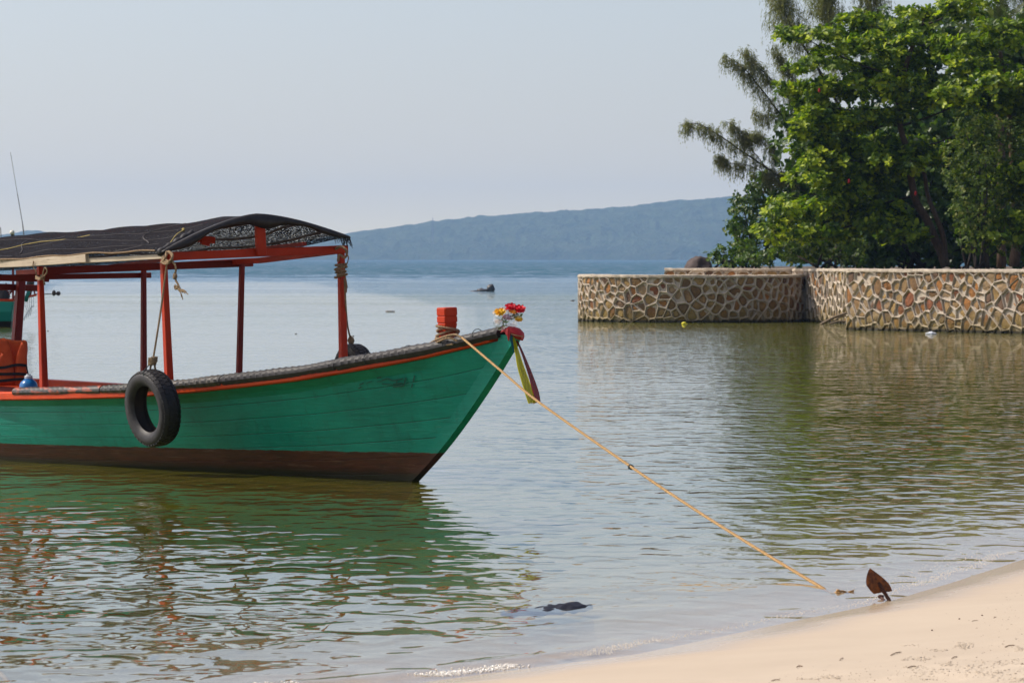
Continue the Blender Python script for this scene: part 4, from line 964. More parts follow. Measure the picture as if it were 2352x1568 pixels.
# lashing round the near front corner with a hanging frayed end
c0 = onb(381, 596, 0.83)
cl_ = empty('corner_lashing', c0, 'tan rope lashed round the near front canopy corner with a frayed knotted end dangling', 'rope')
g = MB()
for k in range(3):
    g.rope(smooth([onb(370+2*k, 602-6*k, 0.84), onb(382+3*k, 606-3*k, 0.88), onb(395+k, 598-6*k, 0.86), onb(393-2*k, 584-3*k, 0.82), onb(383+k, 578+k, 0.80), onb(380, 592, 0.87), onb(371+k, 602-2*k, 0.84)]), 0.009)
o = link('wrapping', g, 'rope_old', cl_, origin=c0); o.location = (0, 0, 0)
g = MB(); g.rope(smooth([onb(394, 598, 0.86), onb(401, 606, 0.86), onb(404, 618, 0.86), onb(402, 632, 0.86), onb(404, 644, 0.86), onb(410, 656, 0.86), onb(403, 664, 0.86), onb(402, 655, 0.86), onb(409, 662, 0.86), onb(420, 670, 0.86)]), 0.009)
g.blob(onb(402, 634, 0.86), (0.018, 0.018, 0.026), 2)
for (ex, ey) in ((425, 674), (432, 676), (420, 688), (417, 682), (428, 670)): g.rope(smooth([onb(408, 664, 0.86), onb((408+ex)/2+2, (664+ey)/2-2, 0.86), onb(ex, ey, 0.86)]), 0.0045)
g.rope(smooth([onb(403, 640, 0.86), onb(407, 650, 0.86), onb(413, 660, 0.86), onb(414, 668, 0.86)]), 0.006)
o = link('dangling_end', g, 'rope_old', cl_, origin=c0); o.location = (0, 0, 0)
# knot on near second post
c0 = onb(92, 640, 0.93); g = MB()
for k in range(3): g.rope(smooth([onb(82, 634+3*k, 0.93), onb(92, 638+2*k, 0.99), onb(102, 634+2*k, 0.94), onb(92, 632+2*k, 0.88), onb(82, 634+3*k, 0.93)]), 0.006)
g.rope(smooth([onb(100, 636, 0.95), onb(108, 624, 0.95), onb(104, 614, 0.95), onb(99, 626, 0.95), onb(100, 642, 0.95), onb(103, 654, 0.95)]), 0.007)
g.rope(smooth([onb(77, 600, 0.98), onb(76, 612, 0.98), onb(82, 622, 0.97), onb(84, 632, 0.96)]), 0.005)
top('post_lashing', g, 'rope_old', 'short old rope tied round the near second canopy post', 'rope')
# coils on the far front post and its tassel, and the rope to the far tyre
c0 = onb(786, 620, -0.76); fl_ = empty('coiled_rope', c0, 'rope coiled round the far front canopy post with a bushy frayed tail', 'rope')
g = MB()
def loop(cx, cy, rx, ry, v, k=9, ph=0.0, tilt=0.0):
    c = onb(cx+4, cy, v); r_ = 0.0032*rx
    return [c+Vector((r_*math.cos(ph+2*math.pi*j/k), r_*math.sin(ph+2*math.pi*j/k), tilt*r_*math.cos(ph+2*math.pi*j/k)-ry*j/k)) for j in range(k+1)]
for k in range(5): g.rope(smooth(loop(779, 606+6*k, 13+1.5*math.sin(k*2), 0.02, -0.755, ph=k, tilt=0.35*math.sin(k*1.7)), 3), 0.0095)
g.rope(smooth([onb(770, 572, -0.75), onb(784, 566, -0.70), onb(797, 578, -0.72), onb(792, 592, -0.72), onb(780, 585, -0.70), onb(776, 600, -0.70)]), 0.011)
g.rope(smooth([onb(793, 575, -0.72), onb(800, 590, -0.72), onb(797, 606, -0.72), onb(790, 618, -0.72)]), 0.005)
o = link('coils', g, 'rope_old', fl_, origin=c0); o.location = (0, 0, 0)
g = MB(); rnd = random.Random(9)
for k in range(14):
    ox = rnd.uniform(-4, 4); g.rope(smooth([onb(793, 632, -0.72), onb(794+ox*0.5, 645, -0.72), onb(795+ox, 668+rnd.uniform(-8, 6), -0.72)]), 0.004)
o = link('frayed_tail', g, 'rope_old', fl_, origin=c0); o.location = (0, 0, 0)
g = MB(); a_ = onb(797, 738, -0.82); b2 = MBT @ (on_v(806, 782, -0.95)); g.rope(smooth([onb(791, 640, -0.78), a_, b2]), 0.008); g.blob(b2, (0.026, 0.026, 0.034), 5); g.rope(smooth([b2, b2+Vector((0.0, 0, -0.05)), fc+Vector((0, 0, 0.24))]), 0.010)
top('far_fender_rope', g, 'rope_old', 'dark thin rope holding the tyre on the far side of the boat', 'rope')

# ------------------------------------------------------------------ mooring rope and anchor
s0 = onb(1062, 776, 0.24); e0 = W(1893, 1352, gY(1352, 0.0)); mr = empty('mooring_rope', e0, 'long tan twisted rope stretched from the bow post down to the beach', 'rope')
ctr = [s0]; 
for px, py in ((1160, 859), (1240, 925), (1450, 1072), (1600, 1172), (1750, 1266)):
    t = (px-1062)/(1893-1062); 
    # depth that keeps the rope straight in the place
    iy = 1/((1-t)/s0.y+t/e0.y); ctr.append(W(px, py, iy))
ctr.append(e0); e1 = W(1925, 1359, gY(1359, 0.004)); 
g = MB(); g.rope(smooth(ctr, 10), 0.0088, pitch=0.05); o = link('rope_length', g, 'rope_tan', mr, origin=e0); o.location = (0, 0, 0)
g = MB(); g.rope(smooth([e0, e0.lerp(e1, 0.5)+Vector((0, 0, -0.012)), e1, W(1936, 1357, e1.y+0.03), W(1946, 1361, e1.y+0.05), W(1955, 1357, e1.y+0.04)]), 0.0062)
for k in range(4): g.rope(smooth([W(1926+4*math.cos(k+j*1.3), 1358+4*math.sin(k*2+j*1.3), e1.y+0.02*math.sin(j)) for j in range(5)]), 0.0045)
for k in range(7): g.rope([W(1953, 1357, e1.y+0.04), W(1962+rnd.uniform(-3, 6), 1353+1.6*k, e1.y+0.04)], 0.0022)
o = link('beach_knot', g, 'rope_tan', mr, origin=e0); o.location = (0, 0, 0)
g = MB(); pk = W(1449, 1071, 1/((1-0.4657)/s0.y+0.4657/e0.y))
for k in range(3): g.tube([pk+Vector((0.008*math.cos(j*0.9)+0.006*k-0.006, 0.010*math.sin(j*0.9), 0.011*math.sin(j*0.9+0.5)-0.003*k)) for j in range(8)], 0.0045, 6)
o = link('dark_knot', g, 'cord_dark', mr, origin=e0, label='small dark knot half way along the rope'); o.location = (0, 0, 0)
g = MB()
for k in range(7):                                # turns round the mooring post
    cz = 786-5.2*k; 
    pts = []
    for j in range(9):
        a = 2*math.pi*j/8+0.6*k; rr = (0.078+0.006*math.sin(k*2.3+j))
        pts.append(MBT @ (Vector((Q.x, 0.0, 0))+Vector((rr*math.cos(a), rr*math.sin(a), on_v(1029, cz, 0.0).z+0.022*math.sin(a+k*1.1)))))
    g.rope(smooth(pts, 4), 0.0105)
g.rope(smooth([onb(1062, 776, 0.24), onb(1045, 768, 0.24), onb(1020, 773, 0.24), onb(1000, 781, 0.22), onb(985, 790, 0.22), onb(966, 801, 0.24), onb(960, 806, 0.30)]), 0.0085)
g.rope(smooth([onb(1050, 782, 0.22), onb(1030, 776, 0.24), onb(1005, 785, 0.24), onb(990, 795, 0.20)]), 0.0085)
g.rope(smooth([onb(1040, 790, 0.22), onb(1015, 792, 0.22), onb(1000, 786, 0.2), onb(994, 796, 0.20)]), 0.0085)
o = link('post_turns', g, 'rope_old', mr, origin=e0); o.location = (0, 0, 0)
g = MB(); yy = 17.3; g.rope(smooth([W(-60, 1505, 18.6), W(-20, 1530, 18.2), W(0, 1546, 18.0), W(12, 1556, 17.8), W(24, 1572, 17.6), W(40, 1592, 17.3)]), 0.011)
top('mooring_line', g, 'rope_tan', 'short piece of twisted rope crossing the lower left corner of the picture', 'rope')

AY = gY(1379, 0.0)+0.05; ac = W(2040, 1378, AY)
anc = empty('rusty_anchor', ac, 'rusty anchor with a leaf-shaped fluke standing up at the water\'s edge', 'anchor')
def az(x, y): return ((1850+x/3.322)*0.93780, (1200+y/3.322)*0.93780)
k_ = AY/FPX; Oa = ac
def a2(x, y): px, py = az(x, y); return ((px-1176)*k_-Oa.x, (HOR-py)*k_+HEYE-Oa.z)
out = [a2(*q) for q in ((932, 632), (965, 655), (1000, 680), (1035, 708), (1062, 732), (1090, 762), (1108, 795), (1115, 820), (1085, 826), (1050, 826), (1020, 832), (985, 838), (960, 840), (935, 815), (915, 790), (902, 770), (898, 745), (900, 715), (908, 680), (920, 652))]
fk = MB(); fk.slab(out, (0, 0.0, 0), (1, 0.25, 0), (0, 0.12, 1), 0.008); link('fluke', fk, 'rust', anc, origin=(0, 0, 0))
s1 = a2(1002, 752); s2 = a2(1090, 898); g = MB(); g.tube([Vector((s1[0], -0.012+0.12*s1[1], s1[1])), Vector((s2[0], -0.03, s2[1]-0.0)), Vector((s2[0]+0.008, -0.03, s2[1]-0.06))], [0.0065, 0.0085, 0.0085], 10)
for k in range(15):
    t = k/15; p_ = Vector((s1[0], -0.012+0.12*s1[1], s1[1])).lerp(Vector((s2[0], -0.03, s2[1])), t); g.tube([p_, p_+(Vector((s2[0], -0.03, s2[1]))-p_).normalized()*0.0030], 0.0100, 10)
link('shank', g, 'rust_dark', anc, origin=(0, 0, 0), smoothf=True)
g = MB(); q_ = a2(1025, 868); g.blob((q_[0], 0.03, q_[1]), (0.016, 0.012, 0.010), 4, 0.2); g.tube([Vector((q_[0], 0.02, q_[1]-0.004)), Vector((s2[0], -0.02, s2[1]-0.02))], 0.007, 8); link('crown', g, 'rust_dark', anc, origin=(0, 0, 0), smoothf=True)

# ------------------------------------------------------------------ bow offering: wrap, flowers, red cloth, scarf
def bz(x, y): return ((1040+x/5.6)*0.93780, (720+y/5.6)*0.93780)
YB = (MBT @ on_v(1180, 775, 0.0)).y
def B3(x, y, dy=0.0): px, py = bz(x, y); return W(px, py, YB+dy)
fo = B3(1100, 500); flw = empty('flower_bouquet', fo, 'bouquet of artificial red and yellow flowers in clear wrap tied to the bow tip', 'flowers')
def flower(c, r, mat, n=16, seed=0, lab=None):
    g = MB(); rnd = random.Random(seed); c = Vector(c); r *= 1.22
    for lay in range(4):
        m_ = n-lay*2; rr = r*(1-lay*0.2)
        for k in range(m_):
            a = 2*math.pi*k/m_+lay*0.4+rnd.uniform(-.15, .15); el = 0.15+lay*0.38+rnd.uniform(-.15, .15)
            d = Vector((math.cos(a)*math.cos(el), math.sin(a)*math.cos(el), math.sin(el))); 
            d = Matrix.Rotation(math.radians(38), 3, 'X') @ d; s_ = d.orthogonal().normalized(); u_ = d.cross(s_)
            wv = rr*0.30; g.add([c, c+d*rr*0.55+s_*wv, c+d*rr+s_*wv*0.5+u_*rr*0.05, c+d*rr*1.05, c+d*rr-s_*wv*0.5+u_*rr*0.05, c+d*rr*0.55-s_*wv], [(0, 1, 2, 3), (0, 3, 4, 5)])
    g.blob(c, (r*0.55, r*0.55, r*0.5), seed, 0.3, 2, 3.0)
    o = link('flower', g, mat, flw, origin=fo, label=lab); o.location = (0, 0, 0)
flower(B3(1180, 182), 0.034, 'petal_red', 16, 1, 'left red flower'); flower(B3(1300, 210, -0.01), 0.036, 'petal_red', 16, 2, 'right red flower')
flower(B3(1035, 250, -0.02), 0.034, 'petal_yellow', 16, 3, 'yellow flower on the left'); flower(B3(1290, 350, -0.02), 0.024, 'petal_yellow', 14, 4, 'small yellow flower on the right')
flower(B3(1210, 240, -0.02), 0.024, 'petal_orange', 12, 5, 'orange flower'); flower(B3(975, 262, 0.0), 0.020, 'petal_white', 12, 6, 'white flower'); flower(B3(1130, 320, 0.0), 0.026, 'petal_pink', 12, 7, 'pink flower'); flower(B3(1010, 380, -0.01), 0.022, 'petal_white', 12, 8); flower(B3(1090, 220, 0.01), 0.022, 'petal_white', 12, 9)
rnd = random.Random(5)
for k in range(26):
    x, y = rnd.choice([(1075, 370), (1210, 270), (1270, 320), (1110, 400), (1190, 330)]); c = B3(x+rnd.uniform(-35, 35), y+rnd.uniform(-35, 35), rnd.uniform(-.02, .02))
    d = Vector((rnd.uniform(-1, 1), rnd.uniform(-1, .3), rnd.uniform(-.3, 1))).normalized(); s_ = d.orthogonal().normalized()*0.009; g = MB()
    g.add([c, c+d*0.018+s_, c+d*0.036, c+d*0.018-s_, c+Vector((0, 0.002, 0))], [(0, 1, 2, 3)]); o = link('leaf', g, 'fake_leaf', flw, origin=fo); o.location = (0, 0, 0); solidify(o, 0.0012)
g = MB(); wr = []; N_ = 26
oc = [(1100, 520, 0.010), (1050, 480, 0.030), (1010, 430, 0.040), (1060, 360, 0.055), (1120, 290, 0.062)]
outl = [(1045, 500), (990, 490), (960, 440), (935, 390), (950, 330), (945, 270), (965, 230), (1010, 200), (1090, 195), (1150, 215), (1230, 230), (1310, 260), (1350, 280), (1340, 330), (1290, 350), (1265, 400), (1260, 440), (1200, 440), (1130, 440), (1090, 490)]
rnd = random.Random(6)
for sidey in (-0.045, 0.045):
    base = len(g.v); ctrp = B3(1120, 350, sidey*1.2); ring1 = [B3(x+rnd.uniform(-8, 8), y+rnd.uniform(-8, 8), sidey*0.2) for x, y in outl]; ring2 = [ctrp.lerp(p_, 0.62)+Vector((rnd.uniform(-.006, .006), sidey*0.35+rnd.uniform(-.012, .012), rnd.uniform(-.006, .006))) for p_ in ring1]; ring3 = [ctrp.lerp(p_, 0.3)+Vector((0, rnd.uniform(-.010, .010), 0)) for p_ in ring1]
    n = len(outl); g.add(ring1+ring2+ring3+[ctrp], [(r_*n+i, r_*n+(i+1) % n, (r_+1)*n+(i+1) % n, (r_+1)*n+i) for r_ in range(2) for i in range(n)]+[(2*n+i, 2*n+(i+1) % n, 3*n) for i in range(n)])
o = link('clear_wrap', g, 'clear_wrap', flw, origin=fo); o.location = (0, 0, 0)
# red cloth bound over the stem head
rc = B3(1240, 640); cloth = empty('red_cloth', rc, 'crumpled red cloth bound over the tip of the bow with a pale cord', 'cloth')
g = MB(); rows = []; rnd = random.Random(8)
secs = [((1040, 535), (1060, 500), 0.01), ((1100, 520), (1130, 455), 0.04), ((1150, 600), (1160, 440), 0.06), ((1200, 590), (1230, 445), 0.07), ((1270, 625), (1300, 470), 0.07), ((1340, 640), (1350, 520), 0.05), ((1350, 630), (1362, 545), 0.02)]
for (a, b_, hw) in secs:
    A = B3(*a); B = B3(*b_); row = []
    for k in range(14):
        an = 2*math.pi*k/14; c = A.lerp(B, 0.5); rz = (B-A).length/2; row.append(c+(B-A).normalized()*rz*math.sin(an)+Vector((0.25, 1, 0)).normalized()*hw*math.cos(an)*(1+rnd.uniform(-.12, .12)))
    rows.append(row)
g.add([v for r_ in rows for v in r_], [(i*14+j, i*14+(j+1) % 14, (i+1)*14+(j+1) % 14, (i+1)*14+j) for i in range(6) for j in range(14)]+[tuple(range(14)), tuple(84+j for j in range(13, -1, -1))])
o = link('wrapped_cloth', g, 'cloth_red', cloth, origin=rc, smoothf=True, angle=30); o.location = (0, 0, 0)
g = MB(); g.tube([B3(x, y, dy) for x, y, dy in ((1185, 545, -0.078), (1230, 562, -0.082), (1290, 574, -0.082), (1345, 580, -0.055))], 0.0035, 6); o = link('binding_cord', g, 'rope_old', cloth, origin=rc); o.location = (0, 0, 0)
g = MB(); g.slab([(x*0.0006, -y*0.0006) for x, y in ((0, 0), (30, -5), (38, 60), (20, 160), (4, 150), (-4, 60))], B3(1135, 455, -0.07), (1, 0.1, 0), (0, 0, 1), 0.010); o = link('cloth_tail', g, 'cloth_red', cloth, origin=rc); o.location = (0, 0, 0)
# scarf
sf = B3(1200, 560, -0.05); scf = empty('hanging_scarf', sf, 'sheer yellow and crimson scarf hanging from the bow tip and blown to the right', 'scarf')
def ribbon(left, right, dy, mat, name, seed, folds=5):
    g = MB(); n = len(left); L_ = [Vector(B3(x, y, dy)) for x, y in left]; R_ = [Vector(B3(x, y, dy)) for x, y in right]; L_ = smooth(L_, 5); R_ = smooth(R_, 5); m_ = 14
    for i, (a, b_) in enumerate(zip(L_, R_)):
        for j in range(m_+1):
            t = j/m_; wv = (b_-a).length; g.v.append(tuple(a.lerp(b_, t)+Vector((0, 0.30*wv*math.sin(folds*2*math.pi*t+i*0.05+seed)+0.006*mn.noise(Vector((t*4, i*0.3, seed))), 0))))
    N_ = len(L_); g.f = [(i*(m_+1)+j, i*(m_+1)+j+1, (i+1)*(m_+1)+j+1, (i+1)*(m_+1)+j) for i in range(N_-1) for j in range(m_)]
    o = link(name, g, mat, scf, origin=sf, smoothf=True); o.location = (0, 0, 0); return o
ribbon([(1185, 560), (1205, 660), (1240, 820), (1270, 1000), (1320, 1180), (1370, 1350), (1420, 1500)], [(1215, 570), (1250, 650), (1300, 800), (1360, 980), (1430, 1170), (1480, 1330), (1530, 1490)], -0.05, 'scarf_yellow', 'yellow_cloth', 1, 3)
ribbon([(1225, 600), (1270, 680), (1320, 800), (1380, 980), (1440, 1180), (1470, 1350), (1490, 1505)], [(1260, 610), (1310, 700), (1370, 830), (1450, 1020), (1520, 1200), (1570, 1350), (1590, 1470)], -0.02, 'scarf_red', 'crimson_cloth', 2, 3)
ribbon([(1170, 545), (1165, 600), (1180, 660), (1195, 720), (1220, 800)], [(1215, 540), (1205, 600), (1215, 670), (1228, 740), (1236, 805)], -0.06, 'cloth_teal', 'teal_cloth', 3, 2)

# ------------------------------------------------------------------ life jacket and jug at the left
def lz(x, y): return ((x/3.733)*0.93780, (560+y/3.733)*0.93780)
LV = 0.30; LJ0 = MBT @ on_v(30, 880, LV); LY = LJ0.y
def L2(x, y): px, py = lz(x, y); return ((px-1176)/FPX*LY-LJ0.x, (HOR-py)/FPX*LY+HEYE-LJ0.z)
lj = empty('life_jacket', LJ0, 'orange life jacket with black straps standing in the boat at the left edge', 'life jacket')
def panel(pts, mat, name, dy=0.0, th=0.05, ax=(1, 0.12, 0)):
    g = MB(); g.slab([L2(*p_) for p_ in pts], (0, dy, 0), ax, (0, 0, 1), th); link(name, g, mat, lj, origin=(0, 0, 0), smoothf=True)
panel([(-60, 1010), (0, 1005), (40, 998), (75, 1020), (100, 1080), (120, 1150), (134, 1230), (135, 1300), (135, 1420), (90, 1430), (30, 1430), (-60, 1430), (-60, 1230), (0, 1170), (22, 1110), (10, 1060), (-20, 1035), (-60, 1035)], 'jacket_orange', 'front_panel')
panel([(205, 1015), (235, 1022), (250, 1050), (252, 1110), (246, 1170), (248, 1230), (244, 1330), (240, 1440), (180, 1440), (138, 1430), (138, 1300), (140, 1210), (160, 1130), (180, 1070)], 'jacket_orange', 'front_panel', 0.0)
panel([(-60, 1020), (40, 1005), (110, 1020), (200, 1022), (235, 1030), (235, 1440), (-60, 1440)], 'jacket_orange', 'back_panel', 0.09, 0.04)
for y0, y1 in ((1262, 1250), (1322, 1330), (1390, 1372)):
    g = MB(); pts = []
    for k in range(16):
        t = k/15; x = -60+(250+60)*t; y = y0+(y1-y0)*t+(10 if y0 < 1300 else 3)*math.sin(math.pi*t*2); q_ = L2(x, y); pts.append(Vector((q_[0], -0.046+0.006*math.cos(t*math.pi*1.2), q_[1])))
    g2 = MB()
    for i, p_ in enumerate(pts): g2.v += [tuple(p_+Vector((0, 0, 0.0115))), tuple(p_-Vector((0, 0, 0.0115))), tuple(p_+Vector((0, 0.01, -0.0115))), tuple(p_+Vector((0, 0.01, 0.0115)))]
    g2.f = [(i*4+j, i*4+(j+1) % 4, (i+1)*4+(j+1) % 4, (i+1)*4+j) for i in range(15) for j in range(4)]
    link('strap', g2, 'webbing', lj, origin=(0, 0, 0))
g = MB(); q0 = L2(245, 1250); q1 = L2(262, 1340); g.tube([Vector((q0[0], -0.03, q0[1])), Vector((q1[0], -0.03, q1[1]))], 0.006, 6); link('strap', g, 'webbing', lj, origin=(0, 0, 0))
JV = 0.62; jb = MBT @ on_v(65.5, 893, JV); jug = empty('blue_jug', jb, 'round blue plastic jug with a silver cap standing inside the rail', 'jug')
ks = jb.y/FPX/3.733*0.9378; g = MB(); pr = [(0.2, -30), (78, -30), (84, -8), (86, 20), (82, 45), (70, 66), (54, 80), (38, 92), (30, 96)]
g.lathe([(r_*ks, z_*ks) for r_, z_ in pr], 28)
for i, v in enumerate(g.v):
    a = math.atan2(v[1], v[0]); r_ = 1-0.035*(0.5+0.5*math.cos(a*8))*(v[2] > -20*ks); g.v[i] = (v[0]*r_, v[1]*r_, v[2])
link('jug_body', g, 'jug_blue', jug, origin=(0, 0, 0), smoothf=True)
g = MB(); g.lathe([(r_*ks, z_*ks) for r_, z_ in ((34, 92), (38, 96), (38, 116), (32, 122), (22, 124), (20, 136), (0.2, 136))], 20); link('jug_cap', g, 'cap_silver', jug, origin=(0, 0, 0))

# ------------------------------------------------------------------ the boat far behind on the left
FY = 104.0
b2 = empty('distant_boat', W(28, 750, FY), 'small teal boat far behind at the left edge with a long propeller shaft', 'boat')
F0 = b2.location.copy()
def F3(px, py, dy=0.0): return W(px, py, FY+dy)-F0
def p2(name, g, mat, **kw): return link(name, g, mat, b2, origin=(0, 0, 0), **kw)
g = MB(); rows = []; NS = 24
for i in range(NS+1):
    t = i/NS; x = -6.4*t; bw = 0.62*(1-max(0, (t-0.45)/0.55)**2.2)*(0.80+0.2*min(1, t*5)); sh = 0.60+0.42*max(0, t-0.35)**2/0.42; x0 = 0.10*(1-t)
    prof = [(bw*1.0, sh), (bw*0.96, sh*0.6), (bw*0.80, 0.16), (bw*0.45, -0.08), (0, -0.15)]
    ring = [Vector((x+(0.09*z_/0.6 if i == 0 else 0), -y_, z_)) for y_, z_ in prof]+[Vector((x+(0.09*z_/0.6 if i == 0 else 0), y_, z_)) for y_, z_ in prof[-2::-1]]
    rows.append(ring)
K = 9
g.add([v for r_ in rows for v in r_], [(i*K+j, i*K+j+1, (i+1)*K+j+1, (i+1)*K+j) for i in range(NS) for j in range(K-1)]+[tuple(range(K))])
m = newmat('far_hull'); b = NB(m); z_ = b.sep(b.obj())[2]; b.shade(b.pbsdf(b.mix(b.math('GREATER_THAN', z_, 0.13), (0.030, 0.022, 0.020), (0.003, 0.23, 0.18)), 0.5)); M['far_hull'] = m
hl = p2('hull', g, 'far_hull'); solidify(hl, 0.03)
for s_ in (-1, 1):
    g = MB(); rows = [r_[0] if s_ < 0 else r_[-1] for r_ in rows[:]] if False else rows
    g.tube([r_[0 if s_ < 0 else -1]+Vector((0, 0, 0.02)) for r_ in rows], 0.035, 6); p2('gunwale', g, 'rail_paint')
g = MB(); g.box((-3.2, 0, 0.2), (6.0, 0.9, 0.04)); p2('floor', g, 'deck_wood')
g = MB(); g.beam(F3(0, 697), F3(84, 677), 0.05, 0.05); p2('stern_spar', g, 'rail_paint')
g = MB(); g.tube([F3(58, 692), F3(70, 660)], [0.055, 0.045], 10); p2('fuel_tube', g, 'far_teal', smoothf=True)
g = MB(); g.blob(F3(70, 650), (0.09, 0.08, 0.09), 1); p2('engine_cap', g, 'far_dark')
g = MB(); g.tube([F3(78, 676), F3(121, 675)], 0.013, 6); p2('propeller_shaft', g, 'steel')
g = MB(); g.blob(F3(124, 673), (0.05, 0.03, 0.07), 2, 0.1); g.blob(F3(134, 674), (0.055, 0.02, 0.055), 3, 0.1); g.tube([F3(121, 674), F3(137, 675)], 0.02, 6); p2('propeller', g, 'far_dark')
for a, b_ in (((8, 690), (40, 655)), ((14, 650), (18, 690)), ((70, 678), (78, 640)), ((80, 676), (74, 640)), ((28, 690), (52, 655)), ((6, 672), (32, 668))):
    g = MB(); g.beam(F3(*a), F3(*b_), 0.035, 0.035); p2('frame_stick', g, 'maroon_paint')
g = MB(); g.blob(F3(6, 680), (0.16, 0.14, 0.20), 5); p2('engine', g, 'far_dark')
g = MB()
for k in range(5): g.tube(smooth([F3(60+4*k, 690-3*k), F3(57+5*k, 700+k), F3(62+3*k, 715-3*k), F3(50+5*k, 740-4*k)]), 0.006, 4)
p2('hanging_line', g, 'cord_dark')
for px_ in (-60, 30):
    for dy in (-0.45, 0.45):
        g = MB(); g.beam(F3(px_, 690, dy), F3(px_, 585, dy), 0.05, 0.05); p2('canopy_post', g, 'maroon_paint')
g = MB(); q = F3(-20, 583); g.box((q.x-1.2, 0, q.z), (3.4, 1.3, 0.05)); p2('canopy', g, 'shade_net')
g = MB(); g.tube([F3(60, 583), F3(52, 515)], 0.014, 6); g.tube([F3(52, 515), F3(40, 445)], 0.010, 6); g.tube([F3(40, 445), F3(24, 350)], 0.006, 5); p2('antenna', g, 'steel')
g = MB(); g.tube([F3(5, 583), F3(1, 522)], 0.012, 6); p2('short_mast', g, 'steel')
g = MB(); g.tube([F3(29, 583), F3(29, 543)], 0.014, 6); lm = p2('lamp_stalk', g, 'steel')
g = MB(); g.blob(F3(28, 534), (0.062, 0.062, 0.062), 2, 0.02); p2('lamp_globe', g, 'bulb_glass', smoothf=True)
g = MB(); g.tube([F3(29, 545), F3(29, 539)], [0.02, 0.05], 8); p2('lamp_cup', g, 'far_dark')
# rod of the far boat is moored with
g = MB(); yq = gY(722)
g.tube(smooth([W(118, 740, yq), W(140, 748, yq), W(180, 757, yq), W(205, 761, yq)]), 0.006, 4)

# ------------------------------------------------------------------ rocks and floating things
def top(name, mb, mat, label, cat, group=None, smoothf=True, **kw):
    return link(name, mb, mat, None, label=label, cat=cat, group=group, smoothf=smoothf, **kw)
RY = gY(669)
g = MB(); g.blob(W(1127, 664, RY), (0.20, 0.22, 0.25), 3, 0.25, 3); top('sea_rock', g, 'wet_rock', 'taller dark pointed rock awash in the sea beyond the boat', 'rock', 'rocks awash in the bay')
g = MB(); g.blob(W(1108, 668, RY), (0.28, 0.25, 0.13), 7, 0.3, 3); g.blob(W(1092, 669, RY), (0.26, 0.2, 0.055), 8, 0.3, 2); top('sea_rock', g, 'wet_rock', 'low flat dark rock awash beside the pointed one', 'rock', 'rocks awash in the bay')
g = MB(); BYr = 124; c_ = W(1597, 617, BYr); g.blob(c_+Vector((0.1, 0, -0.2)), (0.44, 0.5, 0.52), 11, 0.22, 4, 1.1); top('boulder', g, 'boulder', 'rounded brown boulder beside the leftmost shrub behind the stone wall', 'boulder')
y_ = gY(691); g = MB(); g.blob(W(1315, 691, y_), (0.09, 0.08, 0.04), 3, 0.3); top('floating_debris', g, 'wet_rock', 'tiny dark speck afloat just left of the curved stone wall', 'debris')
y_ = gY(716); g = MB(); g.slab([(x*0.0085, y*0.03) for x, y in ((-18, 0), (-8, 1.6), (8, 1.4), (19, 0.4), (8, -1), (-8, -1.2))], W(896, 715.5, y_)+Vector((0, 0, 0.01)), (1, 0, 0), (0, 1, 0.02), 0.03); top('floating_leaf', g, 'driftwood', 'pale brown leaf floating in the open water above the bow', 'leaf')
y_ = gY(744); g = MB(); g.blob(W(1571, 742.5, y_), (0.060, 0.05, 0.038), 3, 0.12); g.box(W(1576, 744, y_), (0.07, 0.04, 0.022)); top('yellow_float', g, 'buoy_yellow', 'small yellow float on the water below the curved wall', 'float')
y_ = gY(767); g = MB(); g.blob(W(2139, 766, y_), (0.11, 0.08, 0.035), 5, 0.45); top('white_litter', g, 'white_plastic', 'white plastic scrap floating below the front stone wall', 'litter')
for i, (a, b_, y_) in enumerate((((1884, 746), (1944, 719), 107.5), ((1905, 744), (1946, 738), 107.0), ((1915, 737), (1944, 725), 108.0))):
    g = MB(); A = W(*a, y_); B = W(*b_, y_); A.z = max(A.z, -0.03); g.tube(smooth([A, A.lerp(B, 0.5)+Vector((0, 0, 0.03)), B]), [0.035]*13 if i == 0 else [0.022]*13, 7)
    top('driftwood_pole', g, 'driftwood', ['longest pale pole leaning from the water against the wall corner', 'lowest short stick lying at the foot of the wall corner', 'upper short stick leaning on the wall corner'][i], 'pole', 'poles leaning at the wall corner')
for i, (x, y, lab) in enumerate(((680, 767, 'tiny dark scrap afloat behind the canopy, nearest the second far post'), (811, 772, 'tiny dark scrap afloat right of the far front post'), (110, 760, 'tiny dark scrap afloat behind the near second post'), (1405, 704, 'tiny dark scrap afloat just in front of the curved wall'))):
    y_ = gY(y); g = MB(); g.blob(W(x, y, y_), (0.028, 0.03, 0.018), i, 0.3, 1); top('water_scrap', g, 'wet_rock', lab, 'debris')
# dark plastic sheet half sunk in the shallows
SYp = gY(1392); so = W(1285, 1392, SYp); g = MB(); kx = SYp/FPX; rows = []; NXs, NYs = 44, 12
for j in range(NYs+1):
    for i in range(NXs+1):
        px = 1150+(1362-1150)*i/NXs; t = i/NXs; v = j/NYs-0.5
        hump = math.exp(-((px-1318)/34)**2)*0.029+math.exp(-((px-1262)/30)**2)*0.014+math.exp(-((px-1200)/50)**2)*0.004
        wdt = 0.26*(0.35+0.65*math.sin(math.pi*min(1, t*1.02))**0.6)
        P0 = W(px, 1388+14*(1-t), gY(1388+14*(1-t))); zz = -0.012+hump*(1-(2*v)**2)+0.006*mn.noise(Vector((px*0.06, v*5, 0)))*2
        rows.append(Vector((P0.x, P0.y+v*wdt*2.0+(0.15 if False else 0), zz)))
g.add(rows, [(j*(NXs+1)+i, j*(NXs+1)+i+1, (j+1)*(NXs+1)+i+1, (j+1)*(NXs+1)+i) for j in range(NYs) for i in range(NXs)])
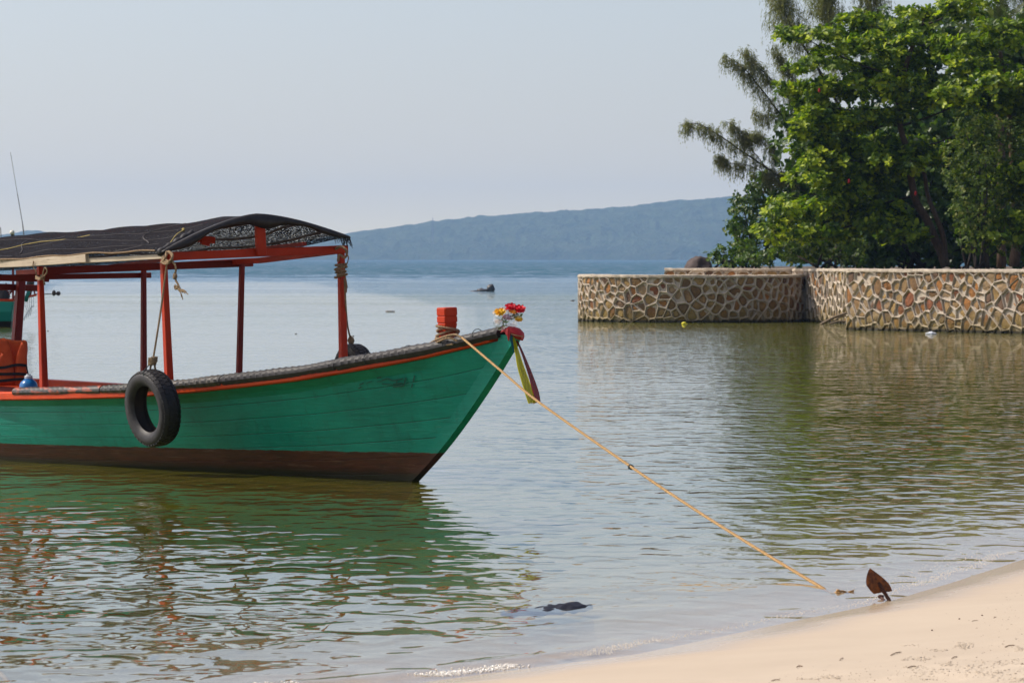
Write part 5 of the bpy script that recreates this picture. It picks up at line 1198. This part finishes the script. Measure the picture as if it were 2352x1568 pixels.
o = top('plastic_sheet', g, 'dark_plastic', 'crumpled dark blue plastic sheet half sunk in the shallow water', 'plastic sheet', origin=(so.x, so.y, 0)); solidify(o, 0.003)
# radio mast on the hill
g = MB(); my = 5040; a_ = W(994, 552, my); b_ = W(994, 500, my); w_ = 1.0
for sx in (-1, 1):
    for sy in (-1, 1): g.tube([a_+Vector((sx*w_, sy*w_, -8)), b_+Vector((sx*0.25, sy*0.25, 0))], 0.16, 4)
for k in range(14):
    t = k/14; q = a_.lerp(b_, t); r_ = w_*(1-t)+0.25*t; q2 = a_.lerp(b_, (k+1)/14); g.tube([q+Vector((-r_, -r_, 0)), q2+Vector((r_, -r_, 0))], 0.12, 4); g.tube([q+Vector((-r_, -r_, 0)), q+Vector((r_, -r_, 0))], 0.12, 4)
top('radio_mast', g, 'mast_paint', 'thin lattice radio mast on the hazy far hillside', 'mast', smoothf=False)

# ------------------------------------------------------------------ foam at the water's edge
rnd = random.Random(12); fv = []; ff = []
bm = bmesh.new(); bmesh.ops.create_icosphere(bm, subdivisions=1, radius=1.0); iv = np.array([v.co[:] for v in bm.verts]); ifc = np.array([[v.index for v in f.verts] for f in bm.faces]); bm.free()
FV = []; FF = []; cnt = 0
def shore_x(Y, d):
    xs = float(np.interp(Y, SH[:, 0], SH[:, 1])); g_ = (float(np.interp(Y+0.4, SH[:, 0], SH[:, 1]))-float(np.interp(Y-0.4, SH[:, 0], SH[:, 1])))/0.8
    return xs-d*math.sqrt(1+g_*g_)
for k in range(8200):
    u = rnd.random()
    Y = 16.2+u*8.0
    dens = 1.0 if Y < 17.4 else (0.6 if Y < 18.6 else (0.16 if Y < 21.6 else 0.35))
    if mn.noise(Vector((Y*2.3, 3, 0))) < -0.05 and Y < 18: continue
    if rnd.random() > dens: continue
    d = 0.14+0.10*mn.noise(Vector((Y*0.9, 0, 0)))+rnd.gauss(0, 0.03 if Y < 18 else 0.025)
    if Y > 21.5 and rnd.random() < .3: d += rnd.uniform(0, 0.25)
    X = shore_x(Y, d); r_ = rnd.uniform(0.0015, 0.0055) if Y < 17.5 else rnd.uniform(0.0010, 0.0026)
    z = float(lip(np.array([[X]]), np.array([[Y]]))[0, 0]) + r_*0.3
    FV.append(iv*r_+np.array([X, Y, max(z, float(terrain(np.array([[X]]), np.array([[Y]]))[0, 0]))])); FF.append(ifc+cnt); cnt += len(iv)
o = npmesh('shore_foam', np.concatenate(FV), np.concatenate(FF), 'foam', kind='stuff'); setp(o, None, 'thin line of bright foam bubbles along the edge of the beach', 'foam')

# ------------------------------------------------------------------ twigs, crumbs and grit on the sand
def sand_hit(px, py):
    Y = gY(py, 0.1)
    for _ in range(12):
        X = (px-1176)/FPX*Y; z = float(terrain(np.array([[X]]), np.array([[Y]]))[0, 0]); Y = gY(py, z)
    return Vector(((px-1176)/FPX*Y, Y, z))
tw = [((1100, 1345), (1188, 1320), 0.0042, 'longest brown twig, nearest below the anchor'), ((2030, 1278), (2112, 1265), 0.0042, 'brown twig near the right edge of the sand'), ((1595, 1373), (1645, 1358), 0.0038, 'short brown twig right of the middle of the sand'), ((685, 1385), (715, 1365), 0.0030, 'thin curved dark twig left of the long one'), ((335, 1442), (385, 1438), 0.0046, 'stubby brown twig, leftmost on the sand'), ((130, 1553), (200, 1545), 0.0034, 'brown twig in the bottom strip of sand on the left'), ((1240, 1446), (1310, 1436), 0.004, 'brown twig amid the rough sand crumbs'), ((1760, 1068), (1812, 1060), 0.0022, 'faint thin twig high on the smooth sand'), ((1940, 1040), (1962, 1035), 0.0030, 'small dark twig right of the faint one'), ((2165, 1420), (2186, 1418), 0.0035, 'short twig cut by the right picture edge')]
for a, b_, r_, lab in tw:
    A = sand_hit(*az(*a)); B = sand_hit(*az(*b_)); g = MB(); mid = A.lerp(B, 0.5)+Vector((0, 0.012, r_)); g.tube(smooth([A+Vector((0, 0, r_*0.5)), mid, B+Vector((0, 0, r_*0.7))], 4), [r_*0.3]+[r_*0.45]*7+[r_*0.25], 6)
    top('twig', g, 'twig_brown', lab, 'twig', 'twigs on the sand')
for x, y, lab in ((1437, 1141, 'small dark pebble alone on the smooth sand'), (1660, 1049, 'tiny dark pebble up the smooth sand'), (1845, 1020, 'tiny dark pebble further right on the smooth sand')):
    c = sand_hit(*az(x, y)); g = MB(); g.blob(c+Vector((0, 0, 0.002)), (0.0045, 0.0045, 0.0035), x, 0.2, 1); top('pebble', g, 'rust_dark', lab, 'pebble', 'pebbles on the sand')
def scatter(name, mat, pts, label, sz, seed):
    rnd = random.Random(seed); FV = []; FF = []; cnt = 0
    for (x, y, sx, sy, n) in pts:
        for k in range(n):
            px, py = az(x+rnd.gauss(0, sx), y+rnd.gauss(0, sy)); 
            if px > 2500 or py > 1640: continue
            c = sand_hit(px, py); r_ = rnd.uniform(*sz); 
            if c.z < 0.03: continue
            FV.append(iv*np.array([r_*rnd.uniform(.8, 1.8), r_*rnd.uniform(.8, 1.6), r_*0.45])+np.array(c)); FF.append(ifc+cnt); cnt += len(iv)
    o = npmesh(name, np.concatenate(FV), np.concatenate(FF), mat, kind='stuff'); setp(o, None, label, 'sand crumbs' if 'crumb' in name else 'grit')
scatter('sand_crumbs', 'sand', [(1690, 1265, 40, 12, 90), (1480, 1300, 40, 5, 30), (1330, 1370, 60, 8, 60), (1290, 1440, 40, 8, 50), (1570, 1410, 40, 8, 50), (2140, 1290, 30, 10, 40), (2150, 1550, 40, 14, 160), (600, 1520, 40, 8, 60), (450, 1535, 50, 4, 40), (1750, 1440, 60, 10, 50), (2000, 1400, 90, 14, 70), (1420, 1480, 120, 20, 60), (1930, 1480, 120, 30, 80), (1240, 1260, 30, 3, 16)], 'small lumps of loose sand on the rough upper beach', (0.002, 0.006), 3)
scatter('dark_grit', 'rust_dark', [(1700, 1450, 330, 70, 130), (2000, 1250, 200, 70, 60), (1950, 1000, 140, 60, 26), (1100, 1490, 300, 40, 60), (500, 1500, 200, 40, 30), (2100, 900, 60, 60, 14)], 'fine dark grit sprinkled over the sand', (0.0012, 0.0028), 4)

# ------------------------------------------------------------------ vegetation behind the wall
def leaves(C, D, L, Wd, rnd_t, fold=0.25, up=None):
    """folded rhombic leaves; C bases, D directions, L lengths, Wd widths -> verts, quads, tone"""
    n = len(C); D = D/np.linalg.norm(D, axis=1, keepdims=True)
    U = np.tile(np.array([[0, 0, 1.0]]), (n, 1)) if up is None else up
    S = np.cross(D, U); S /= np.maximum(np.linalg.norm(S, axis=1, keepdims=True), 1e-5); Nn = np.cross(S, D)
    Lc = L[:, None]; Wc = Wd[:, None]
    v0 = C; v1 = C+D*Lc*0.35+S*Wc*0.40+Nn*Wc*fold*0.5; v2 = C+D*Lc*0.72+S*Wc*0.5+Nn*Wc*fold*0.3; v3 = C+D*Lc-Nn*Lc*0.12; v4 = C+D*Lc*0.72-S*Wc*0.5+Nn*Wc*fold*0.3; v5 = C+D*Lc*0.35-S*Wc*0.40+Nn*Wc*fold*0.5
    V = np.stack([v0, v1, v2, v3, v4, v5], 1).reshape(-1, 3); i = np.arange(n)[:, None]*6
    F = np.concatenate([i+np.array([[0, 1, 2, 3]]), i+np.array([[0, 3, 4, 5]])], 0)
    return V, F, np.repeat(rnd_t, 6)
def unit(n, rng):
    v = rng.normal(size=(n, 3)); return v/np.linalg.norm(v, axis=1, keepdims=True)
def clump_points(clumps, per, rng, shell=0.55):
    """clumps in frame terms: (px, py, rx, ry, Y, depth_radius, weight)"""
    out = []; ce = []
    for (px, py, rx, ry, Y, rd, wgt) in clumps:
        k = Y/FPX; c = np.array(W(px, py, Y)); n = int(per*wgt*rx*ry/1000*(1+rd)); u = unit(n, rng); r = rng.random(n)**0.33*(1-shell)+shell*rng.random(n)**0.15; r = np.minimum(r, 1)
        # soften the outline with lobes
        lob = 1+0.22*np.sin(u[:, 0]*7+px)+0.16*np.sin(u[:, 2]*9+py)
        out.append(c+u*(r*lob)[:, None]*np.array([rx*k, rd, ry*k])); ce.append(np.tile(c, (n, 1)))
    return np.concatenate(out), np.concatenate(ce)
def rosette_crown(clumps, per, nl, L0, mat, parent, rng, droop=0.0, upb=0.55, wr=0.55, shell=0.5, tone_sh=0.0, name='leaves'):
    P_, Cc = clump_points(clumps, per, rng, shell); n = len(P_); ax = (P_-Cc); ax /= np.maximum(np.linalg.norm(ax, axis=1, keepdims=True), 1e-4)
    ax = ax*0.6+np.array([[0, 0, upb]])+rng.normal(size=(n, 3))*0.3; ax /= np.linalg.norm(ax, axis=1, keepdims=True)
    t1 = np.cross(ax, unit(n, rng)); t1 /= np.linalg.norm(t1, axis=1, keepdims=True); t2 = np.cross(ax, t1); CC = []; DD = []; UU = []; TT = []; LL = []
    base_t = np.clip(rng.normal(0.5+tone_sh, 0.22, n), 0, 1)
    for k in range(nl):
        an = 2*np.pi*k/nl+rng.random(n)*0.9; d = (np.cos(an)[:, None]*t1+np.sin(an)[:, None]*t2)+ax*(0.25+rng.random(n)[:, None]*0.5)+np.array([[0, 0, -droop]]); CC.append(P_+rng.normal(size=(n, 3))*0.02); DD.append(d); UU.append(ax); TT.append(np.clip(base_t+rng.normal(0, 0.15, n), 0, 1)); LL.append(L0*rng.uniform(0.65, 1.25, n))
    V, F, T_ = leaves(np.concatenate(CC), np.concatenate(DD), np.concatenate(LL), np.concatenate(LL)*wr, np.concatenate(TT), 0.22, np.concatenate(UU))
    o = npmesh(name, V, F, mat, parent, ('tone', T_), 'stuff', origin=parent.location); o.location = (0, 0, 0); return len(F)
def woody(parent, paths, mat, name):
    g = MB()
    for pts, r0, r1 in paths:
        s_ = smooth(pts, 5); n = len(s_); g.tube([p_+Vector((mn.noise(p_*1.7), mn.noise(p_*1.9+Vector((5, 0, 0))), 0))*r0*0.4 for p_ in s_], [r0+(r1-r0)*i/(n-1) for i in range(n)], 8)
    o = link(name, g, mat, parent, origin=parent.location, smoothf=True); o.location = (0, 0, 0); return o
def tree(name, base, label, cat='tree', group=None): return empty(name, base, label, cat, group)
rng = np.random.default_rng(21); TY = 113.5; tot = 0
al = tree('almond_tree', W(2170, 607, TY), 'tall broad-leaved sea almond tree with tiered bright green branches behind the front wall', 'tree')
def S(px, py, dy=0.0): return W(px, py, TY+dy)
woody(al, [([S(2175, 612), S(2160, 575), S(2135, 520), S(2108, 470)], 0.13, 0.10)], 'trunk_bark', 'trunk')
woody(al, [([S(2108, 470), S(2095, 420, -.2), S(2088, 380), S(2078, 330), S(2068, 290), S(2062, 250), S(2075, 180), S(2100, 90), S(2130, 20)], 0.10, 0.045),
           ([S(2172, 600), S(2166, 540, -.1), S(2150, 500), S(2130, 440, .3), S(2120, 380, .3)], 0.075, 0.05)], 'trunk_bark', 'stem')
br = []
for (a, b_) in (((2068, 290), (1830, 215)), ((2066, 280), (1900, 300)), ((2062, 250), (1860, 240)), ((2075, 180), (1850, 90)), ((2080, 160), (1880, 150)), ((2100, 100), (2300, 120)), ((2090, 130), (2000, 60)), ((2088, 380), (1880, 350)), ((2090, 400), (1850, 420)), ((2100, 450), (1800, 500)), ((2108, 470), (1820, 545)), ((2068, 290), (2250, 210)), ((2080, 340), (2220, 300)), ((2100, 60), (2200, 20))):
    A = S(*a); B = S(*b_, rng.uniform(-1.6, 1.2)); br.append(([A, A.lerp(B, 0.5)+Vector((0, 0, -0.10)), B], 0.035, 0.012))
for q in br: woody(al, [q], 'branch_bark', 'branch')
tiers = []
def tier(x0, x1, y, th, n, dmin=-1.6, dmax=1.0, wgt=1.0, slope=0.0):
    for i in range(n):
        t = (i+0.5)/n; x = x0+(x1-x0)*t; tiers.append((x+rng.uniform(-9, 9), y+slope*(t-0.5)+rng.uniform(-6, 6), rng.uniform(26, 40), th*rng.uniform(0.7, 1.15), TY+rng.uniform(dmin, dmax), rng.uniform(0.35, 0.6), wgt))
tier(2160, 2260, 8, 16, 4); tier(2060, 2250, 32, 15, 6); tier(1925, 2010, 40, 13, 3); tier(1965, 2130, 62, 15, 5)
tier(1800, 1925, 78, 15, 5, slope=-8); tier(1920, 2180, 92, 17, 7); tier(1870, 2060, 120, 14, 5); tier(2050, 2260, 130, 17, 6); 
tier(1820, 1960, 150, 14, 5, slope=-8); tier(1950, 2130, 160, 16, 5); tier(1790, 1900, 203, 15, 4, slope=-16); tier(1880, 2080, 190, 17, 6); tier(1850, 2120, 215, 16, 7); tier(1830, 1880, 228, 18, 2)
tier(2070, 2230, 190, 18, 5); tier(2060, 2200, 230, 20, 4, -1, 1); tier(1840, 1900, 262, 20, 3); tier(1870, 1990, 285, 15, 4); tier(1830, 1900, 300, 24, 3); tier(1980, 2080, 270, 20, 3, -1, 1)
tier(1840, 1990, 345, 22, 6); tier(1850, 1940, 375, 22, 4); tier(1900, 2130, 330, 18, 6, 0, 1.4); tier(1960, 2150, 350, 22, 6); tier(1930, 2080, 395, 24, 5); tier(2000, 2160, 375, 18, 4)
tier(1840, 1900, 410, 20, 3); tier(1870, 2040, 430, 22, 5); tier(1800, 1960, 470, 20, 6); tier(1770, 1900, 500, 20, 5); tier(1900, 2070, 480, 20, 6); tier(1960, 2090, 505, 20, 5); tier(1740, 1860, 535, 18, 5); tier(1850, 1950, 535, 18, 4); tier(2030, 2110, 545, 16, 3)
tot += rosette_crown(tiers, 40, 7, 0.160, 'almond_leaf', al, rng, 0.05, 0.75, 0.55, 0.45, 0.08)
o_ = MB()
for (x, y) in ((2103, 444), (1882, 208), (1950, 416)): o_.blob(S(x, y, -2.0), (0.035, 0.02, 0.06), x, 0.25, 1)
link('red_leaf', o_, 'cloth_red', al, origin=al.location, kind='stuff').location = (0, 0, 0)
# second almond tree at the right edge
al2 = tree('almond_tree', W(2330, 610, 111), 'second broad-leaved almond tree cut by the right picture edge', 'tree'); tiers = []
TYs = TY; TY = 110.0
tier(2260, 2420, 60, 18, 5); tier(2200, 2400, 95, 18, 6); tier(2240, 2420, 190, 20, 6); tier(2170, 2360, 215, 20, 6); tier(2200, 2420, 240, 22, 7); tier(2180, 2300, 150, 18, 5, 0, 2); tier(2290, 2420, 400, 24, 5, -2, 0); tier(2300, 2420, 440, 24, 5, -2, 0); tier(2280, 2400, 500, 20, 4, -2, 0); tier(2240, 2400, 545, 16, 5, -2.5, -1); tier(2380, 2600, 150, 60, 8); tier(2380, 2600, 320, 60, 8)
tot += rosette_crown(tiers, 38, 7, 0.155, 'almond_leaf', al2, rng, 0.05, 0.7, 0.55, 0.45, 0.02)
woody(al2, [([W(2330, 612, 111), W(2335, 500, 111), W(2320, 300, 111), W(2300, 120, 111)], 0.14, 0.05)], 'trunk_bark', 'trunk'); TY = TYs
# shrubs and hibiscus mass
def shrub(base, label, clumps, per, nl, L0, mat, kind='bush', group='bushes behind the stone wall', nstem=4, sh=0.0, shell=0.4, wr=0.75):
    t = tree('beach_shrub' if kind == 'bush' else kind, base, label, 'bush', group); c = rosette_crown(clumps, per, nl, L0, mat, t, rng, 0.25, 0.45, wr, shell, sh)
    ps = []
    for k in range(nstem):
        cl_ = clumps[(k*3) % len(clumps)]; e = W(cl_[0], cl_[1], cl_[4]); b0 = Vector(base)+Vector((rng.uniform(-.3, .3), rng.uniform(-.3, .3), -0.05)); ps.append(([b0, b0.lerp(e, 0.5)+Vector((rng.uniform(-.2, .2), 0, 0.1)), e], 0.035, 0.012))
    woody(t, ps, 'branch_bark', 'stems'); return c
tot += shrub(W(1665, 612, 119), 'low leafy shrub furthest left behind the curved wall', [(1640, 592, 20, 18, 119, .4, 1), (1665, 585, 28, 26, 119, .5, 1), (1700, 575, 32, 34, 119.5, .6, 1), (1690, 600, 40, 14, 118.6, .5, 1), (1735, 595, 34, 18, 118.6, .6, 1)], 36, 6, 0.10, 'hibiscus_leaf', sh=0.05)
tot += shrub(W(1720, 612, 120.5), 'taller rounded hibiscus bush with dark glossy leaves on the left of the trees', [(1695, 480, 26, 26, 120.5, .5, 1), (1690, 520, 30, 26, 120.5, .5, 1), (1715, 540, 36, 34, 120.5, .7, 1), (1730, 470, 26, 36, 121, .5, 1), (1755, 440, 34, 44, 121.5, .6, 1), (1740, 420, 30, 24, 121.5, .5, .8), (1700, 450, 18, 12, 120.5, .4, 1), (1760, 510, 40, 50, 121, .8, 1), (1790, 460, 40, 60, 121.5, .8, 1), (1745, 580, 40, 30, 120, .7, 1), (1790, 570, 40, 34, 120, .7, 1)], 34, 6, 0.105, 'hibiscus_leaf', nstem=6, sh=0.0)
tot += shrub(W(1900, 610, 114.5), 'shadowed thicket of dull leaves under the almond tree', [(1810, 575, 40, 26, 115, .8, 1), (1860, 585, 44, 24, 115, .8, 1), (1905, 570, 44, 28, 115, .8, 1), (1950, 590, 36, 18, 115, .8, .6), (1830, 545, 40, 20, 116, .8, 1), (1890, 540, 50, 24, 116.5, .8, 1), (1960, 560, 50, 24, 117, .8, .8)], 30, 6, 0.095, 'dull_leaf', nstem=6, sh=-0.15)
tot += shrub(W(2240, 612, 108.2), 'dense small-leaved bush right of the almond trunk', [(2215, 290, 40, 34, 108.4, .7, 1), (2260, 300, 50, 44, 108.9, .8, 1), (2200, 350, 36, 40, 108.4, .7, 1), (2250, 370, 54, 50, 108.4, .9, 1), (2190, 400, 30, 36, 108.4, .6, 1), (2230, 430, 50, 44, 108.0, .8, 1), (2215, 490, 40, 44, 107.8, .7, 1), (2255, 510, 40, 44, 108.0, .7, 1), (2230, 550, 36, 34, 107.8, .6, 1), (2290, 440, 50, 50, 108.9, .8, 1), (2310, 350, 50, 50, 109.4, .9, 1), (2340, 300, 46, 50, 109.4, .8, 1), (2300, 560, 50, 28, 108.2, .7, .7), (2340, 500, 40, 50, 108.9, .7, 1)], 34, 6, 0.075, 'dull_leaf', nstem=8, sh=0.05)
tot += shrub(W(2420, 612, 112), 'bushes beyond the right picture edge', [(2400, 400, 60, 90, 113, 1, 1), (2440, 520, 70, 80, 112.5, 1, 1), (2500, 300, 80, 120, 114, 1, 1), (2520, 500, 80, 100, 113, 1, 1)], 14, 6, 0.11, 'dull_leaf', nstem=4)
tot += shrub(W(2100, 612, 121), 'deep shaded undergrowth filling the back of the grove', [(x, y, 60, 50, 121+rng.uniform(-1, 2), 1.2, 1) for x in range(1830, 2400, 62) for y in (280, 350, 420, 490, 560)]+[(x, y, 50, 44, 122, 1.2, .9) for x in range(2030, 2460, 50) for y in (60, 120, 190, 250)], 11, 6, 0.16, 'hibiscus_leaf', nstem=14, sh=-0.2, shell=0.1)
t2 = tree('bare_trunk', W(2258, 612, 113.5), 'grey upright trunk at the foot of the small-leaved bush', 'tree'); woody(t2, [([W(2258, 614, 113.5), W(2262, 560, 113.5), W(2270, 480, 113.8), W(2285, 380, 114)], 0.11, 0.06)], 'branch_bark', 'trunk')
# casuarinas: leaning boughs with hanging needle sprays
def casuarina(base, label, boughs, sprays, needles, seed, blen=(0.3, 0.65)):
    rg = np.random.default_rng(seed); t = tree('casuarina_tree', base, label, 'tree', 'feathery casuarinas behind the almond tree'); ps = []; C = []; D = []; L = []
    for pts, r0, r1, spread, ns in boughs:
        V_ = [W(x, y, Y) for x, y, Y in pts]; woody(t, [(V_, r0, r1)], 'branch_bark', 'bough'); sm_ = smooth(V_, 12); n = len(sm_)
        for k in range(ns):
            i = int((0.18+0.82*rg.random()**0.8)*(n-1)); p0 = np.array(sm_[i]); fwd = np.array((sm_[min(i+2, n-1)]-sm_[max(i-2, 0)]).normalized())
            tl = spread*(0.35+0.65*rg.random())*(1-0.45*i/n); sd_ = fwd*0.9+unit(1, rg)[0]*0.9+np.array([0, 0, 0.25]); sd_ /= np.linalg.norm(sd_); p1 = p0+sd_*tl
            for j in range(max(2, needles//4)):        # drooping strands, each a string of fine needles
                s_ = 0.15+0.85*rg.random()**0.8; q = p0+(p1-p0)*s_+np.array([0, 0, -0.18*tl*s_*s_])+rg.normal(size=3)*0.02; sl = rg.uniform(0.10, 0.42); hd_ = sd_*0.5*rg.random()+rg.normal(size=3)*0.12
                for m_ in range(int(3+sl*16)):
                    f_ = rg.random(); C.append(q+hd_*sl*f_*(1-0.5*f_)+np.array([0, 0, -sl*f_*f_])+rg.normal(size=3)*0.008); dd = hd_*(1-f_)+np.array([rg.normal(0, .28), rg.normal(0, .28), -0.35-0.9*f_]); D.append(dd); L.append(rg.uniform(0.05, 0.12))
    C = np.array(C); D = np.array(D); L = np.array(L); tn = np.clip(rg.normal(0.5, 0.25, len(C)), 0, 1); V, F, T_ = leaves(C, D, L, np.full(len(C), 0.011), tn, 0.1, unit(len(C), rg))
    o = npmesh('needles', V, F, 'needle', t, ('tone', T_), 'stuff', origin=t.location); o.location = (0, 0, 0); return len(F)
Yc = 121.0
tot += casuarina(W(1960, 612, Yc), 'leaning feathery casuarina whose lowest boughs reach far left over the shrubs', [
    ([(1900, 460, Yc), (1822, 425, Yc), (1760, 385, Yc), (1700, 345, Yc), (1650, 310, Yc), (1605, 285, Yc), (1572, 286, Yc)], 0.035, 0.008, 0.50, 130),
    ([(1760, 385, Yc), (1720, 335, Yc), (1700, 300, Yc), (1665, 278, Yc)], 0.014, 0.006, 0.42, 70),
    ([(1800, 410, Yc), (1780, 350, Yc), (1745, 310, Yc), (1715, 315, Yc)], 0.014, 0.006, 0.45, 100),
    ([(1760, 400, Yc), (1720, 380, Yc), (1680, 375, Yc), (1650, 360, Yc)], 0.012, 0.006, 0.40, 80),
    ([(1860, 440, Yc), (1800, 400, Yc), (1760, 400, Yc)], 0.014, 0.006, 0.40, 60)], 5, 20, 31)
tot += casuarina(W(2010, 612, Yc+1), 'casuarina with two long thin boughs rising to the upper left', [
    ([(1960, 420, Yc), (1860, 320, Yc), (1800, 270, Yc), (1760, 220, Yc), (1725, 175, Yc), (1700, 150, Yc), (1665, 128, Yc)], 0.035, 0.007, 0.60, 170),
    ([(1930, 360, Yc), (1860, 262, Yc), (1800, 215, Yc), (1760, 170, Yc), (1735, 150, Yc), (1712, 115, Yc)], 0.026, 0.006, 0.60, 150),
    ([(1800, 270, Yc), (1760, 270, Yc), (1735, 255, Yc)], 0.012, 0.006, 0.42, 40)], 5, 18, 33)
tot += casuarina(W(2030, 612, Yc+3), 'tall brownish casuarina filling the sky behind the top of the almond tree', [
    ([(1960, 300, Yc+2), (1880, 160, Yc+2), (1830, 80, Yc+2), (1800, 20, Yc+2), (1790, -40, Yc+2)], 0.05, 0.012, 1.5, 330),
    ([(1960, 300, Yc+3), (1930, 120, Yc+3), (1900, 20, Yc+3), (1890, -60, Yc+3)], 0.05, 0.012, 1.5, 420),
    ([(1900, 330, Yc+2), (1850, 250, Yc+2), (1815, 170, Yc+2), (1780, 110, Yc+2)], 0.03, 0.01, 0.6, 110),
    ([(2000, 300, Yc+3), (2010, 120, Yc+3), (2000, 20, Yc+3), (2010, -60, Yc+3)], 0.05, 0.012, 1.5, 330),
    ([(1930, 420, Yc+2), (1900, 300, Yc+2), (1880, 240, Yc+2)], 0.05, 0.012, 1.2, 200)], 5, 26, 35)
tot += casuarina(W(2380, 612, Yc+4), 'casuarina showing between the almond crown and the top right corner', [
    ([(2340, 300, Yc+3), (2310, 120, Yc+3), (2300, 0, Yc+3), (2290, -60, Yc+3)], 0.05, 0.012, 0.8, 160),
    ([(2380, 300, Yc+3), (2360, 120, Yc+3), (2350, 0, Yc+3), (2340, -60, Yc+3)], 0.05, 0.012, 0.8, 160)], 5, 26, 37)
# palm frond fountain at the top right
pm = tree('coconut_palm', W(2300, 612, 118), 'young coconut palm with upright fronds at the top right between the trees', 'palm'); woody(pm, [([W(2300, 614, 118), W(2300, 400, 118), W(2296, 140, 118)], 0.13, 0.09)], 'trunk_bark', 'trunk')
for k, (dx, dz, Ln) in enumerate(((-60, -130, 1), (-28, -160, 1.0), (5, -170, 1.1), (30, -150, 1), (60, -120, 1), (90, -60, .9), (-95, -70, .8), (-12, -110, .9))):
    A = W(2296, 130, 118); B = W(2296+dx, 130+dz, 118+rng.uniform(-.6, .6)); mid = A.lerp(B, 0.55)+Vector((-dx*0.0012, 0, 0.15)); R_ = smooth([A, mid, B], 14); C = []; D = []; L = []
    for i in range(2, len(R_)-1):
        f = (R_[i+1]-R_[i-1]).normalized(); s_ = f.cross(Vector((0.2, 1, 0))).normalized()
        for sg in (-1, 1):
            C.append(tuple(R_[i])); D.append(tuple(f*0.8+s_*sg*0.6+Vector((0, 0, -0.25)))); L.append(0.34*(1-abs(i/len(R_)-0.45)))
    V, F, T_ = leaves(np.array(C), np.array(D), np.array(L), np.full(len(C), 0.028), rng.random(len(C)), 0.1)
    fr = npmesh('frond', V, F, 'palm_leaf', pm, ('tone', T_), None, origin=pm.location); fr.location = (0, 0, 0)
    g = MB(); g.tube(R_, [0.022-0.016*i/len(R_) for i in range(len(R_))], 5); st_ = link('frond_rib', g, 'palm_leaf', fr, origin=pm.location); st_.location = (0, 0, 0)
# a dim screen of woods far behind, closing the view under the crowns
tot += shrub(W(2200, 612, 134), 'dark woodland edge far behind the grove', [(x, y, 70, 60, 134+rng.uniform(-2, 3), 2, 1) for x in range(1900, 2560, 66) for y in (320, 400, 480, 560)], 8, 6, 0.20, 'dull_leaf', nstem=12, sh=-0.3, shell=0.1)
print('leaf quads', tot, 'objects', len(bpy.data.objects))
